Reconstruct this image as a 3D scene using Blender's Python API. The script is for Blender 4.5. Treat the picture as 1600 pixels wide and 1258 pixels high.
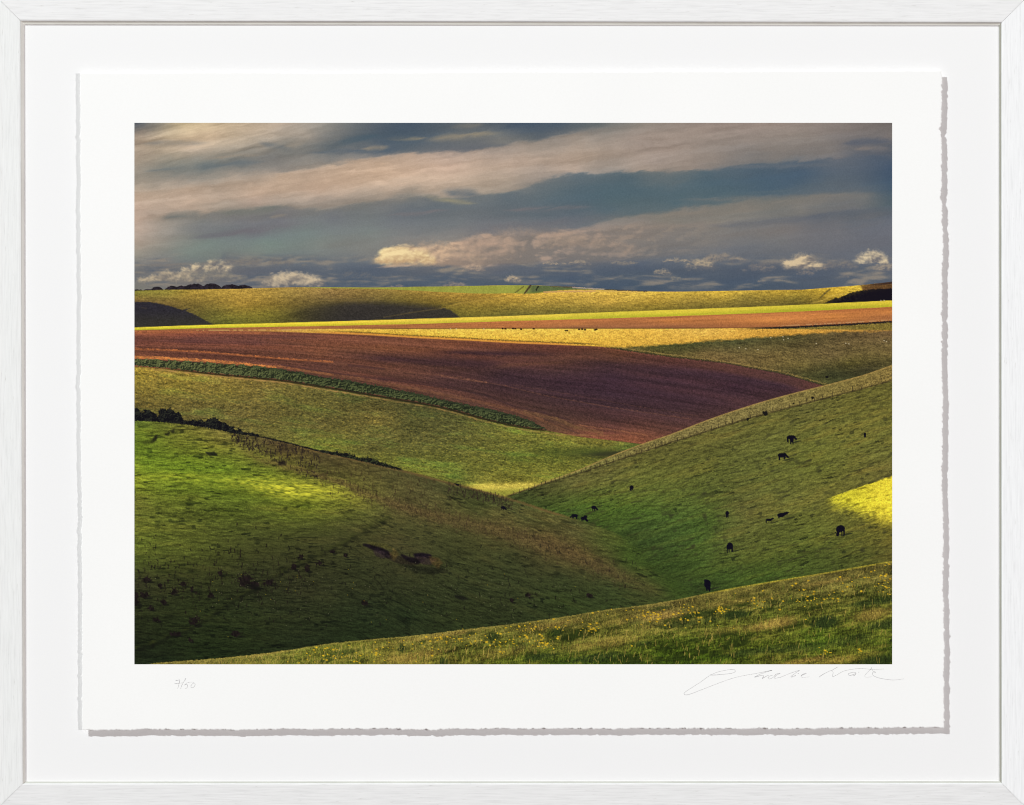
import bpy, bmesh, math
import numpy as np
# A white wooden box frame holding a float-mounted photographic print, shot square on under two copy-stand lamps and an added front fill.
# 1 unit = 1 m; U = the sheet unit used for all layout below (half a millimetre). x to the right, z up, the lens looks along +y.
U = 0.0005
CX, CY = 800.0, 629.0
DIST = 3.0
sc = bpy.context.scene
for o in list(bpy.data.objects): bpy.data.objects.remove(o)

# ---------------------------------------------------------------- camera
cd = bpy.data.cameras.new('camera'); cam = bpy.data.objects.new('camera', cd); sc.collection.objects.link(cam)
cam.location = (0, -DIST, 0); cam.rotation_euler = (math.radians(90), 0, 0)
cd.sensor_fit = 'HORIZONTAL'; cd.sensor_width = 36.0; cd.lens = 36.0 * DIST / (1600 * U)
cd.clip_start = 0.05; cd.clip_end = 60
sc.camera = cam
# ---------------------------------------------------------------- light: dim studio ambient and two lamps (key from the upper left, one from the right) plus an added fill on the lens axis
wd = bpy.data.worlds.new('World'); sc.world = wd; wd.use_nodes = True
wd.node_tree.nodes['Background'].inputs[0].default_value = (1.0, 1.0, 1.0, 1)
wd.node_tree.nodes['Background'].inputs[1].default_value = 0.012
def lamp(name, off, power, colour):
    """off = how far (in layout units) a thing 8 units off the board throws its shadow, to the right and down"""
    d = np.array([-off[0], -8.0, off[1]]); d = d / np.linalg.norm(d)
    ld = bpy.data.lights.new(name, 'AREA'); ld.shape = 'DISK'; ld.size = 0.34; ld.energy = power; ld.color = colour
    o = bpy.data.objects.new(name, ld); sc.collection.objects.link(o)
    o.location = tuple(d * 12.0)
    o.rotation_euler = (math.atan2(math.hypot(d[0], d[2]), 0), 0, 0)
    from mathutils import Vector
    o.rotation_euler = Vector(tuple(d)).to_track_quat('Z', 'Y').to_euler()
    return o
lamp('lamp_key', (8.4, 9.4), 1510.0, (0.935, 0.995, 1.0))
lamp('lamp_right', (-6.6, 0.3), 585.0, (1.0, 0.985, 0.99))
lamp('fill_front', (0.0, 0.0), 335.0, (1.0, 0.86, 0.83))  # added fill, no such source seen; lightens and warms the sheet's shadow
sc.view_settings.view_transform = 'Standard'; sc.view_settings.look = 'None'
sc.view_settings.exposure = 0.0; sc.view_settings.gamma = 1.0; sc.view_settings.use_curve_mapping = False
sc.render.film_transparent = False
sc.cycles.filter_width = 1.1
GAIN = 1.10          # radiance of a white sheet under these lamps, used to print the picture at the right density
# colour points: (y, [(x, r, g, b), ...]); positions in half millimetres on the sheet
SKY = [
 (190, [(212,78,86,96),(240,120,116,108),(280,190,168,130),(350,186,162,130),(450,166,148,130),(520,136,130,120),(580,92,98,104),(640,72,86,102),(730,92,98,102),(800,64,80,100),(870,68,84,100),(940,98,104,104),(1000,132,124,114),(1100,142,126,116),(1200,144,128,118),(1300,134,122,115),(1394,108,102,98)]),
 (212, [(212,150,132,115),(260,184,162,132),(330,190,164,134),(420,168,150,130),(480,150,138,124),(530,112,112,110),(600,76,90,102),(700,92,100,106),(780,116,116,112),(830,100,104,106),(900,130,122,114),(1000,148,132,120),(1100,146,130,118),(1250,136,124,114),(1394,118,110,106)]),
 (230, [(212,164,145,125),(300,178,154,130),(380,150,138,122),(450,122,121,115),(520,88,99,106),(600,86,97,108),(640,92,101,108),(700,104,106,110),(750,108,108,110),(830,138,127,116),(900,156,138,122),(1000,150,134,122),(1100,138,125,115),(1200,130,120,112),(1300,120,114,110),(1340,98,100,106),(1394,82,90,102)]),
 (246, [(212,164,145,125),(280,150,138,120),(340,128,124,114),(420,120,118,114),(480,130,124,116),(560,160,142,126),(640,170,148,130),(740,166,146,130),(820,172,150,132),(920,160,141,124),(1020,148,132,120),(1120,138,126,116),(1220,116,114,112),(1300,112,110,112),(1394,92,98,108)]),
 (262, [(212,150,136,120),(260,120,120,112),(320,108,114,112),(380,118,118,114),(440,140,130,120),(520,178,154,132),(600,192,162,136),(700,190,160,138),(800,178,154,134),(900,168,147,130),(1000,154,137,122),(1080,140,128,118),(1120,110,112,114),(1180,84,98,110),(1250,76,93,110),(1394,68,86,108)]),
 (278, [(212,140,130,116),(280,140,130,118),(360,162,144,126),(440,184,158,134),(540,192,162,136),(640,192,163,138),(740,176,153,132),(800,160,143,126),(850,134,126,118),(900,100,109,114),(980,84,101,110),(1100,80,99,110),(1250,74,93,110),(1394,68,87,108)]),
 (295, [(212,168,148,128),(300,176,152,130),(400,186,158,134),(500,188,159,135),(600,184,158,135),(680,168,149,130),(740,152,138,122),(800,136,128,118),(840,104,111,114),(900,86,103,112),(1000,82,101,110),(1200,76,96,110),(1394,70,90,108)]),
 (312, [(212,180,154,132),(300,178,152,130),(400,172,148,130),(500,156,139,124),(580,136,127,116),(640,118,117,112),(690,104,109,112),(740,112,114,112),(790,98,107,112),(860,90,105,112),(960,84,103,110),(1060,82,102,110),(1130,88,104,109),(1200,98,108,109),(1280,112,113,110),(1350,110,111,110),(1394,82,97,106)]),
 (328, [(212,176,150,130),(300,166,145,126),(360,130,124,114),(420,122,120,112),(500,124,121,114),(560,114,115,112),(640,104,109,114),(740,104,110,114),(850,92,104,112),(950,86,102,110),(1020,96,106,108),(1080,114,114,110),(1160,120,117,110),(1250,120,116,110),(1330,108,108,110),(1394,84,98,108)]),
 (345, [(212,170,146,128),(260,136,126,114),(310,116,115,110),(380,112,110,110),(440,110,108,112),(520,108,110,114),(620,108,112,116),(720,108,112,114),(820,104,108,112),(900,100,104,110),(960,112,112,108),(1040,124,118,108),(1120,126,118,108),(1200,116,112,108),(1270,94,99,108),(1330,90,98,108),(1394,96,101,110)]),
 (362, [(212,158,138,122),(270,134,126,116),(320,112,112,112),(400,106,108,112),(480,110,120,116),(580,114,120,116),(680,110,112,112),(760,108,106,108),(860,116,110,108),(930,134,122,113),(1000,134,121,112),(1080,118,113,108),(1160,112,110,108),(1240,112,108,107),(1310,106,105,108),(1394,100,102,110)]),
 (380, [(212,156,138,122),(260,130,126,116),(320,112,122,114),(420,112,126,118),(500,117,122,116),(560,118,119,114),(640,124,118,112),(700,128,120,112),(780,138,124,114),(860,138,124,114),(920,138,124,115),(1000,126,118,110),(1100,116,112,108),(1220,108,107,107),(1320,100,102,109),(1394,98,101,110)]),
 (397, [(212,138,130,116),(300,114,123,115),(400,115,122,115),(500,112,116,113),(570,116,116,112),(680,132,122,112),(760,130,120,112),(840,126,118,111),(920,120,114,109),(1000,110,109,109),(1120,102,104,109),(1250,98,101,108),(1394,96,100,108)]),
 (413, [(212,118,116,112),(260,112,110,110),(340,112,110,108),(420,104,106,110),(500,98,103,110),(580,92,98,108),(680,108,106,108),(740,112,108,108),(820,100,102,108),(900,92,97,107),(1000,88,95,107),(1150,90,97,108),(1394,94,99,109)]),
 (430, [(212,106,106,108),(300,112,108,106),(380,96,98,106),(460,92,97,106),(560,84,94,107),(700,84,94,107),(850,83,94,108),(1000,80,92,106),(1200,82,92,106),(1394,88,96,108)]),
 (448, [(212,124,120,110),(300,116,112,108),(400,98,102,108),(560,80,92,106),(800,76,90,106),(1000,74,88,104),(1200,76,89,104),(1394,84,93,106)]),
]
STREAKS = [
 (980,342,1385,303,9,132,123,113,.62),(1110,356,1394,327,5,92,99,109,.6),(1240,366,1394,346,8,108,106,108,.4),(900,360,1140,352,6,140,126,116,.5),
 (215,226,330,222,5,120,118,114,.7),(290,262,420,254,5,96,106,112,.75),(225,268,300,262,5,104,110,112,.5),(470,240,640,232,4,84,96,108,.7),(520,226,600,214,7,70,88,100,.5),
 (600,219,670,216,3,134,126,110,.8),(660,221,790,208,6,148,136,116,.75),(700,236,800,226,4,98,102,108,.7),(700,200,760,194,6,128,122,112,.6),(560,233,610,230,3,140,130,116,.7),
 (655,306,750,318,4,142,136,116,.85),(690,300,760,304,6,92,102,110,.8),(600,337,710,330,3,116,112,114,.7),(780,328,930,324,4,118,112,114,.75),
 (250,342,320,330,6,106,110,108,.8),(330,334,450,326,6,112,114,108,.7),(420,342,450,336,2.5,142,132,118,.7),(290,372,420,358,5,104,102,108,.8),(340,368,480,348,6,112,106,110,.6),
 (310,248,420,240,3,150,136,120,.6),(400,222,460,236,5,104,110,114,.6),(440,232,480,220,5,150,138,124,.6),(1130,262,1300,257,4,110,112,116,.5),
 (1310,224,1394,220,4.5,88,94,106,.8),(1330,232,1394,233,4,132,122,116,.7),(1100,354,1280,344,6,96,100,108,.7),(1180,366,1394,334,8,112,108,107,.5),
 (1040,314,1370,304,4,124,118,112,.35),(1110,372,1260,360,6,118,112,108,.5),(760,356,980,338,6,106,104,108,.5),(500,386,590,372,8,116,116,112,.5),(1150,300,1240,298,3,88,102,110,.5),
 (210,416,330,412,2.5,128,120,112,.7),(585,418,700,408,2.2,186,160,136,.8),(700,428,850,424,3,98,102,110,.5),(760,414,830,411,1.8,92,96,108,.8),(960,413,1000,412,2,140,128,116,.5),
]
CUMULI = [
 (326,426,110,22,(206,186,152),(118,113,110),1.0,142,.4),(395,416,200,14,(118,113,108),(100,102,108),.7,143,.9),(266,443,110,22,(186,168,140),(122,116,110),.95,144,.5),
 (456,450,126,27,(200,180,150),(122,116,112),1.0,145,.4),(335,438,120,18,(150,140,122),(112,110,108),.7,150,.7),(560,436,70,14,(112,110,110),(86,95,107),.7,152,.8),
 (845,396,330,42,(176,150,130),(124,116,110),.62,156,.8),(690,412,170,34,(212,178,146),(150,132,118),.9,146,.6),(760,410,150,42,(182,154,134),(132,121,112),.72,151,.7),(632,412,104,30,(240,214,160),(190,158,120),1.0,147,.4),(905,386,160,22,(168,146,128),(128,118,110),.6,157,.8),
 (740,424,40,12,(180,156,134),(130,120,114),.8,154,.5),(800,441,28,11,(190,168,138),(110,108,110),.95,148,.45),(860,414,36,5,(176,156,132),(110,108,110),.9,149,.4),(900,414,54,8,(164,148,128),(106,105,108),.8,153,.5),(975,413,60,5,(150,138,122),(100,102,108),.7,155,.5),
 (1055,410,50,8,(172,154,130),(100,102,108),.85,143,.5),(1098,420,52,20,(186,166,136),(104,104,108),.95,144,.45),(1130,410,80,16,(152,138,122),(102,103,108),.8,149,.6),(1036,430,30,12,(166,150,128),(98,100,106),.9,150,.5),(1056,440,16,9,(150,140,122),(92,98,106),.8,146,.6),
 (1255,421,66,26,(214,190,152),(118,112,110),1.0,147,.35),(1190,425,64,14,(134,124,116),(96,99,107),.75,151,.7),(1262,430,40,8,(140,128,118),(96,99,107),.7,153,.6),(1310,420,70,16,(136,126,116),(98,100,108),.7,152,.7),(1362,412,52,22,(216,196,160),(116,112,112),1.0,145,.4),(1384,424,50,14,(160,146,128),(102,103,109),.85,148,.5),
 (1190,442,22,6,(142,132,120),(90,96,106),.8,156,.5),(1320,434,20,5,(130,122,116),(92,97,107),.7,157,.6),(1200,416,60,8,(124,117,112),(98,100,108),.6,142,.8),(620,450,34,6,(138,128,118),(104,104,108),.9,144,.5),(712,448,44,9,(142,130,120),(104,104,108),.9,148,.5),(900,446,24,3,(112,112,112),(88,96,106),.6,150,.8),
]
HORIZON = [(205,454.3),(270,452.3),(330,451.6),(395,450.6),(450,449.2),(600,449.4),(680,448),(740,447),(830,446.2),(880,448),(950,452.2),(1000,455),(1040,456),(1100,455.2),(1200,453.6),(1260,452.4),(1290,450),(1340,446.2),(1400,440.3)]
FAR = [
 (210,457,128,126,58),(210,466,142,118,62),(215,472,104,84,54),(260,458,138,126,58),(260,470,122,102,56),(300,460,156,128,58),(320,474,124,106,52),(340,488,108,100,48),(360,500,104,102,46),
 (380,462,176,142,66),(380,476,156,126,56),(360,494,118,108,48),(420,472,146,120,56),(420,490,118,108,46),(400,502,112,106,46),(450,460,146,122,64),(460,475,118,100,52),(470,488,78,72,42),(480,498,70,64,40),(440,500,98,92,44),
 (520,458,140,114,70),(540,466,120,100,58),(520,480,74,68,42),(540,495,58,54,42),(600,458,136,114,62),(620,466,118,102,52),(600,478,72,66,42),(640,472,104,90,46),(700,464,148,118,54),(690,476,112,96,44),(700,488,108,98,46),
 (740,466,156,124,56),(740,480,138,118,52),(740,490,120,108,48),(800,462,190,150,62),(800,475,156,130,58),(800,488,112,102,50),(850,462,206,166,70),(870,476,158,132,60),(880,486,122,110,52),
 (920,460,212,172,76),(950,472,184,148,66),(960,483,134,116,52),(1000,459,222,184,80),(1020,470,176,142,60),(1020,480,132,114,48),(1060,459,216,180,74),(1080,468,156,130,60),(1090,478,122,106,50),
 (1130,458,208,170,66),(1160,466,140,122,58),(1170,474,112,98,48),(1220,456,196,160,62),(1240,464,138,120,52),(1240,472,106,94,46),(1280,456,180,148,56),(1285,466,142,118,48),(1310,452,204,166,60),(1330,452,216,180,68),(1300,462,186,152,54),
]
SH1 = [(180,471),(232,472),(250,474.5),(268,479),(285,484.5),(297,482),(290,486),(302,491),(316,498),(328,504),(336,508.5),(336,530),(180,530)]
SH2 = [(430,520),(440,492),(480,480),(540,474),(600,474.5),(650,477),(692,480.5),(704,485),(714,492),(720,497),(720,520)]
FARLINES = [([(600,496),(640,489),(690,482),(720,474),(760,468),(800,464)],.9,(176,146,72),.45),([(640,481),(690,477),(720,472)],.7,(92,84,48),.4),([(500,468),(540,467.5),(585,466)],.8,(84,74,50),.5),
 ([(1282,465),(1288,459),(1296,452.5)],1.3,(88,78,44),.8),([(1270,473),(1284,470),(1300,462),(1320,459)],.8,(210,176,84),.5),([(222,481),(229,482)],.8,(100,84,60),.7)]
SKYLINE = [(805,457.5,818,448,1.0,96,92,48,.8),(812,457,824,448,.8,150,150,60,.6),(820,458,829,446.5,1.3,72,56,44,.95),(838,453,841,448,1.3,40,44,34,.95),(828,458,870,455,1.0,120,128,56,.6),(860,448,900,449,.8,84,70,62,.7),(895,449.5,945,452.5,.9,176,156,150,.75),(945,452.8,1010,455.6,.9,72,64,64,.8),(850,456.5,930,455,1.2,196,150,100,.8),(930,455,1000,456.5,1.0,206,168,90,.7)]
TREES = [(214,455.5,16,5),(232,455,14,4),(246,454.5,17,9),(269,453.5,19,8.5),(290,453,28,9),(305,453,30,13),(331,452.5,27,13),(322,453,30,9),(362,452,28,10.5),(380,451.5,26,8)]
YTOP = [(205,512),(300,508.6),(335,507.5),(400,505.8),(500,503),(650,498.5),(800,493.8),(950,488),(1100,482.6),(1250,476.5),(1400,469.3)]
YBOT = [(205,516.2),(335,512.6),(500,509.6),(650,506.3),(800,501.8),(950,497.6),(1100,492.6),(1250,486.8),(1400,479.3)]
OBOT = [(205,517.5),(330,516.5),(500,514),(645,514),(800,513.5),(950,513.5),(1100,513.2),(1200,511.8),(1300,507.5),(1400,501.6)]
PTOP = [(205,517),(330,517),(420,518.4),(500,520.6),(560,522.8),(650,528),(730,532),(800,536),(850,538),(900,540),(940,542),(1000,551),(1050,558),(1100,563.6),(1130,567.4),(1180,576.5),(1225,585),(1260,595),(1280,600.5),(1400,640)]
STRIP = [(210,514,206,200,46),(300,511,206,204,44),(400,508,212,204,46),(500,506,222,206,44),(650,502,216,198,56),(800,498,214,196,56),(950,493,198,194,48),(1100,488,204,194,48),(1250,482,186,184,44),(1394,474,206,194,44)]
ORANGE = [(210,518,156,96,58),(350,515,150,92,62),(500,511,168,102,66),(600,509,172,104,66),(600,512,160,100,66),(800,505,182,108,66),(800,509,188,112,66),(900,501,176,104,66),(900,507,196,120,72),(900,512,140,90,66),(1050,497,172,102,66),(1050,503,196,118,66),(1050,510,134,84,62),(1200,492,180,108,66),(1200,498,206,124,70),(1200,504,196,120,66),(1200,510,146,88,58),(1300,487,178,104,64),(1300,492,206,126,68),(1300,499,200,120,66),(1300,505,160,98,66),(1394,482,180,104,62),(1394,488,206,126,68),(1394,495,164,100,66),(1394,500,170,106,66)]
GOLD = [(340,518,168,124,66),(500,517,206,160,70),(600,516,218,178,74),(600,521,214,168,60),(700,518,232,192,82),(700,526,222,176,66),(800,518,234,192,82),(800,530,222,172,66),(900,520,232,188,80),(900,535,218,168,64),(1000,520,222,172,72),(1000,538,214,166,68),(1100,520,226,178,84),(1100,531,206,156,66),(1200,520,206,152,64),(1300,517,196,144,64),(1394,516,170,128,62)]
DULL = [(960,546,74,74,40),(1020,545,76,78,40),(1080,540,72,76,42),(1150,534,70,74,44),(1240,527,78,76,44),(1330,523,92,80,50),(1394,519,108,88,56),(1000,550,100,90,48),(1100,552,110,96,56),(1180,545,100,92,54),(1280,542,96,86,52),(1394,535,98,88,54),(1130,560,114,98,58),(1200,558,112,98,56),(1300,556,106,94,58),(1394,552,104,92,52),(1180,568,106,94,54),(1250,572,98,90,48),(1330,568,94,90,44),(1394,564,84,80,44),(1240,582,70,68,40),(1300,584,58,62,38),(1350,576,62,60,38),(1280,596,72,74,40),(1260,590,66,68,38)]
PLOUGH = [
 (210,518,142,90,58),(210,526,104,66,54),(210,536,96,62,52),(210,546,112,72,52),(210,555,118,76,54),(300,520,128,80,58),(300,530,92,60,54),(300,542,102,66,52),(300,556,108,70,54),(400,522,116,76,56),(400,535,94,62,54),(400,548,106,70,52),(400,562,104,68,52),
 (500,524,104,70,54),(500,540,108,72,52),(500,555,112,74,52),(500,568,92,62,52),(500,580,92,64,52),(600,530,96,66,52),(600,545,116,78,54),(600,562,82,56,50),(600,575,98,68,50),(600,592,84,58,50),(600,602,96,66,50),
 (700,538,102,68,50),(700,548,108,74,52),(700,558,74,52,48),(700,570,94,66,50),(700,585,74,52,50),(700,605,78,56,50),(700,620,92,66,52),(790,542,110,72,52),(790,552,72,50,48),(790,565,86,60,50),(790,580,66,48,50),(790,600,64,47,50),(790,620,76,54,50),(790,642,92,66,52),
 (870,548,92,60,50),(880,560,84,58,48),(870,575,72,52,48),(880,595,62,46,52),(880,620,66,48,50),(880,645,76,56,50),(870,668,96,72,52),(960,556,96,66,48),(950,570,66,48,48),(960,590,60,44,52),(960,620,62,46,52),(960,650,72,52,50),(950,675,100,66,54),(985,688,132,84,58),(930,684,128,82,58),
 (1050,566,90,60,52),(1050,585,62,44,50),(1050,610,66,48,52),(1050,640,68,50,52),(1040,665,84,60,52),(1010,685,120,78,56),(1150,585,76,52,54),(1150,605,62,44,52),(1150,625,72,52,52),(1230,600,64,46,54),(1220,612,70,50,52),(1270,604,84,56,52),
]
FURROWS = [
 ([(210,545.5),(270,547.5),(330,551),(400,557),(450,561),(520,566)],1.3,(178,106,62),.75),([(210,558),(260,560),(335,564.5),(380,569),(430,575)],2.2,(206,128,70),.9),([(430,572),(470,578),(520,586)],1.6,(160,102,62),.6),
 ([(500,566),(540,570),(600,578),(640,582),(685,586),(720,590),(790,603),(850,618),(950,636),(1080,655)],.8,(126,86,64),.34),([(545,571),(600,577)],1.6,(66,44,46),.6),([(690,588),(760,598)],1.0,(172,116,84),.4),
 ([(440,570),(500,580),(600,593),(700,606),(760,618),(800,634),(850,645),(890,656)],1.2,(56,40,44),.5),([(470,579),(560,592),(640,606),(720,622),(800,640),(840,654),(880,668)],2.2,(120,82,58),.55),([(820,644),(870,655),(900,668),(940,676)],2.5,(122,92,60),.5),([(850,655),(880,668),(905,678)],1.0,(66,48,48),.45),
 ([(900,664),(960,672),(1010,680)],1.0,(150,100,70),.5),([(210,520),(300,519),(420,521)],1.6,(178,108,62),.45),([(800,601),(900,618),(1000,636),(1090,650)],.7,(112,78,62),.25),]
MTOP = [(205,572.5),(260,576.5),(335,584.5),(400,590.5),(440,594.5),(500,603.8),(600,620.5),(700,639),(760,655),(800,664.5),(855,673),(900,681.5),(950,687.5),(1000,693.5),(1100,705)]
GTOP = [(205,560.5),(260,562.8),(335,567.2),(370,569.5),(420,574.5),(470,581.5),(500,587.5),(560,597),(600,604.5),(700,626),(750,636.5),(800,648),(830,658),(857,672)]
GBOT = [(205,571.5),(260,575.5),(335,583.8),(400,589.8),(440,593.8),(500,603),(600,619.5),(700,638),(760,654.5),(800,663.8),(857,672.5)]
MEADOW = [
 (210,580,148,126,46),(210,600,138,120,48),(215,625,110,96,46),(215,640,96,84,42),(260,582,152,126,54),(280,600,134,118,46),(300,625,116,102,50),(320,645,104,94,48),(340,592,142,118,54),(350,612,120,108,46),(380,635,110,98,50),(380,660,104,94,48),
 (420,600,128,110,54),(440,620,104,96,46),(450,650,96,88,44),(450,680,108,104,48),(500,612,108,100,50),(500,635,98,92,44),(500,665,96,88,46),(500,690,108,104,44),(520,700,112,110,44),(560,622,84,80,42),(590,655,118,104,50),(570,680,104,98,48),(580,700,92,88,44),(600,715,104,104,44),
 (640,635,78,76,42),(640,660,88,86,44),(660,685,98,94,48),(640,715,98,98,44),(650,735,120,122,46),(720,655,86,84,44),(730,680,98,96,46),(720,705,98,96,44),(720,730,112,114,46),(720,748,86,92,40),(800,675,114,112,46),(800,695,108,106,46),(800,720,96,98,40),(800,740,122,120,46),(800,751,100,96,36),
 (880,690,126,118,48),(860,705,94,100,40),(880,722,100,102,40),(860,740,128,124,48),(950,695,116,108,46),(930,716,104,104,44),(990,699,90,98,44),(760,760,150,140,54)]
RCREST = [(780,776),(800,771),(850,753),(900,735.5),(950,714),(1000,694.5),(1050,677.5),(1100,658),(1150,640.5),(1200,625),(1250,611.6),(1300,599),(1350,585.4),(1400,568)]
RFENCE = [(780,780),(800,773),(850,757),(900,741.5),(950,724.5),(1000,708),(1050,691.5),(1100,675.8),(1150,660),(1200,646),(1250,633),(1300,620),(1350,607),(1400,593)]
RIGHT = [
 (820,776,66,72,36),(860,768,80,80,40),(900,760,94,90,46),(950,745,96,92,46),(1000,725,98,94,44),(1050,705,98,92,44),(1100,690,98,92,44),(1150,675,100,94,46),(1200,660,100,94,44),(1260,645,98,92,46),(1320,630,104,96,44),(1390,612,100,92,42),
 (860,785,72,82,36),(920,785,76,90,34),(980,765,94,98,42),(1050,745,94,94,42),(1120,725,92,92,42),(1200,705,98,98,46),(1280,690,102,100,44),(1390,660,104,98,44),(920,800,66,92,32),(900,806,62,90,34),(980,795,78,96,36),(1050,785,84,94,40),(1120,770,88,92,42),(1200,750,96,96,44),(1280,730,98,98,42),(1390,710,104,100,46),(1390,735,106,96,48),
 (940,820,64,90,32),(1000,825,60,88,34),(1060,815,70,88,38),(1110,815,72,88,36),(1160,795,94,90,46),(1230,785,100,98,46),(1280,775,102,96,44),(970,850,54,76,30),(1020,860,56,84,32),(1080,850,66,86,36),(1140,835,90,92,44),(1210,825,92,94,42),(1270,810,98,98,42),(1330,820,98,94,40),(1390,830,108,98,38),
 (1010,885,58,78,30),(1060,890,56,76,30),(1120,880,74,84,36),(1190,865,86,90,38),(1260,855,86,92,38),(1330,850,88,88,38),(1390,855,96,88,40),(1060,915,52,70,30),(1120,905,60,80,32),(1200,895,66,82,32),(1280,880,76,84,36),(1360,868,82,82,36)]
BUSHES_R = [(1196,646,4.6),(1168,655,2.6),(1269,622,2.2),(1240,631,1.6),(1292,589,2.5)]
TRACKS_R = [[(920,775),(985,768),(1060,762),(1100,756)],[(1130,728),(1190,722),(1265,705)],[(1220,735),(1290,722),(1390,702)],[(1150,755),(1200,742),(1260,728)],[(1130,862),(1180,848),(1220,838)],[(1220,862),(1290,862),(1340,846)],[(1300,836),(1330,830),(1350,826)],[(1060,690),(1130,700),(1200,682)],[(840,774),(870,766)]]
NTOP = [(205,656.5),(240,657.5),(290,662.5),(340,670.5),(370,676.5),(400,681),(450,692),(500,705),(550,716),(600,728),(630,735),(650,740),(700,753.5),(750,766),(800,780),(850,796),(880,805),(900,811),(930,819),(1000,850),(1400,900)]
LEFT = [
 (212,660,92,104,42),(215,675,92,104,34),(280,668,110,106,44),(340,676,118,106,50),(400,690,96,84,48),(215,700,92,106,32),(280,692,110,112,40),(340,695,114,108,44),(300,715,100,114,34),(230,725,98,116,34),(380,712,108,108,42),(420,735,108,116,38),(350,732,98,116,34),(460,742,108,108,40),(280,738,106,124,34),
 (212,755,122,128,38),(300,770,98,106,36),(400,785,88,96,34),(215,785,94,94,40),(300,800,88,92,38),(400,810,80,84,36),(480,790,108,114,36),(540,790,104,104,40),(560,770,104,98,46),(590,795,86,84,42),(215,820,92,96,38),(300,830,90,92,38),(400,840,70,72,36),(480,820,74,76,36),(540,815,74,74,38),
 (215,850,94,100,38),(300,855,82,86,36),(400,862,62,62,32),(480,850,58,58,32),(215,880,72,78,34),(300,885,60,62,30),(400,890,46,48,28),(480,885,48,48,28),(560,850,60,58,34),(560,880,48,50,30),(215,910,46,44,30),(300,915,44,46,26),(400,925,40,42,26),(480,920,44,44,28),(215,945,42,46,26),(300,950,40,46,24),(400,960,36,42,24),(500,955,40,44,26),
 (215,985,34,38,22),(300,990,34,40,22),(400,995,34,40,22),(480,1000,34,40,24),(230,1025,26,32,20),(330,1020,30,38,20),(430,1010,32,38,22),(600,760,92,84,46),(620,790,88,78,46),(680,800,84,76,44),(640,825,72,70,40),(700,840,66,66,38),(620,850,66,62,38),(640,880,52,52,32),(720,880,54,56,32),(800,870,56,58,34),
 (560,720,86,74,44),(480,705,84,70,42),(440,705,78,64,40),(500,728,82,74,42),(620,740,80,74,44),(680,765,76,72,44),(740,785,68,70,38),(800,800,70,72,42),(850,815,80,76,42),(900,825,82,78,46),(780,820,82,74,42),(850,840,88,74,44),(900,860,86,72,42),(950,880,74,70,40),(940,840,72,78,38),(980,870,62,76,32),
 (560,915,44,46,28),(640,920,44,46,28),(720,920,46,50,30),(800,910,50,54,32),(880,900,54,58,34),(950,915,54,60,34),(560,955,36,42,26),(640,960,36,44,26),(720,955,42,46,26),(800,950,44,48,28),(880,940,46,54,28),(960,935,52,60,32),(1020,925,60,64,34),(1050,915,56,70,30),(560,990,34,42,24),(640,985,38,44,26),(720,975,40,46,26),(850,960,44,50,28)]
HEDGE = [(205,634),(216,640),(222,643),(228,641),(236,642),(243,648),(250,643),(258,639),(266,638.5),(274,641.5),(282,648),(288,655),(300,657),(318,656),(332,653.5),(344,655),(352,659),(360,665),(372,671),(390,675.5),(410,681.5),(430,686),(450,691),(475,697),(500,703),(520,705),(545,709.5),(570,715),(600,723),(620,730),(640,738)]
SCRAPES = [
 ([(600,864),(614,870),(628,870),(640,876),(652,880),(640,882),(620,878),(606,872)],(40,34,28),.7),([(630,882),(660,886),(690,888),(700,893),(680,894),(650,890)],(34,34,24),.6),([(575,848),(600,850),(612,856),(600,856),(584,853)],(84,80,40),.5),
 ([(569,851),(582,853),(596,857),(606,862),(612,868),(604,869),(594,863),(582,857)],(24,18,24),.95),([(585,861),(597,862),(608,869),(598,871),(588,867)],(50,40,42),.7),
 ([(628,867),(640,872),(650,873),(662,875),(655,879),(642,877),(633,872)],(24,18,24),.9),([(648,866),(660,865),(673,868),(672,871),(660,870),(650,870)],(24,18,26),.95),([(652,871),(672,872),(680,875),(672,881),(660,880)],(50,40,40),.75),([(672,871),(684,872),(690,879),(684,886),(676,880)],(84,66,38),.55),([(610,866),(616,858),(622,866),(616,874)],(88,74,40),.55),
 ([(712,931),(722,932),(730,936),(724,937),(716,934)],(24,24,20),.8),([(634,884),(660,888),(690,892),(680,896),(650,893)],(34,36,24),.7),([(324,708),(334,707),(338,710),(330,711)],(34,36,26),.9),([(436,722),(444,721),(446,725),(438,726)],(34,28,26),.85),([(240,686),(245,681),(244,687),(238,691)],(34,34,24),.9),([(259,679),(264,676),(263,679)],(34,34,24),.85),([(269,674),(272,672),(272,675)],(34,34,24),.8),([(225,691),(240,688),(240,690),(226,693)],(58,64,26),.6)]
BUSHES_L = [(396,914,9,6),(230,905,7,5),(250,915,5,4),(286,912,6,5),(225,930,9,5),(256,940,5,5),(330,930,5,4),(245,968,6,4),(420,910,9,5),(500,880,6,4),(470,870,5,4),(520,862,5,3),(540,868,4,3),(384,906,12,11),(304,970,8,8.5),(272,925,6,5),(213,935,6,12),(370,990,8,5),(345,895,4,5),(460,885,4,6),(480,888,5,6),(300,920,3,5),(236,950,5,4),(275,990,8,4),(298,1000,4,4),(570,942,6,5),(800,938,4,4),(826,930,5,4),(920,930,6,4)]
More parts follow.
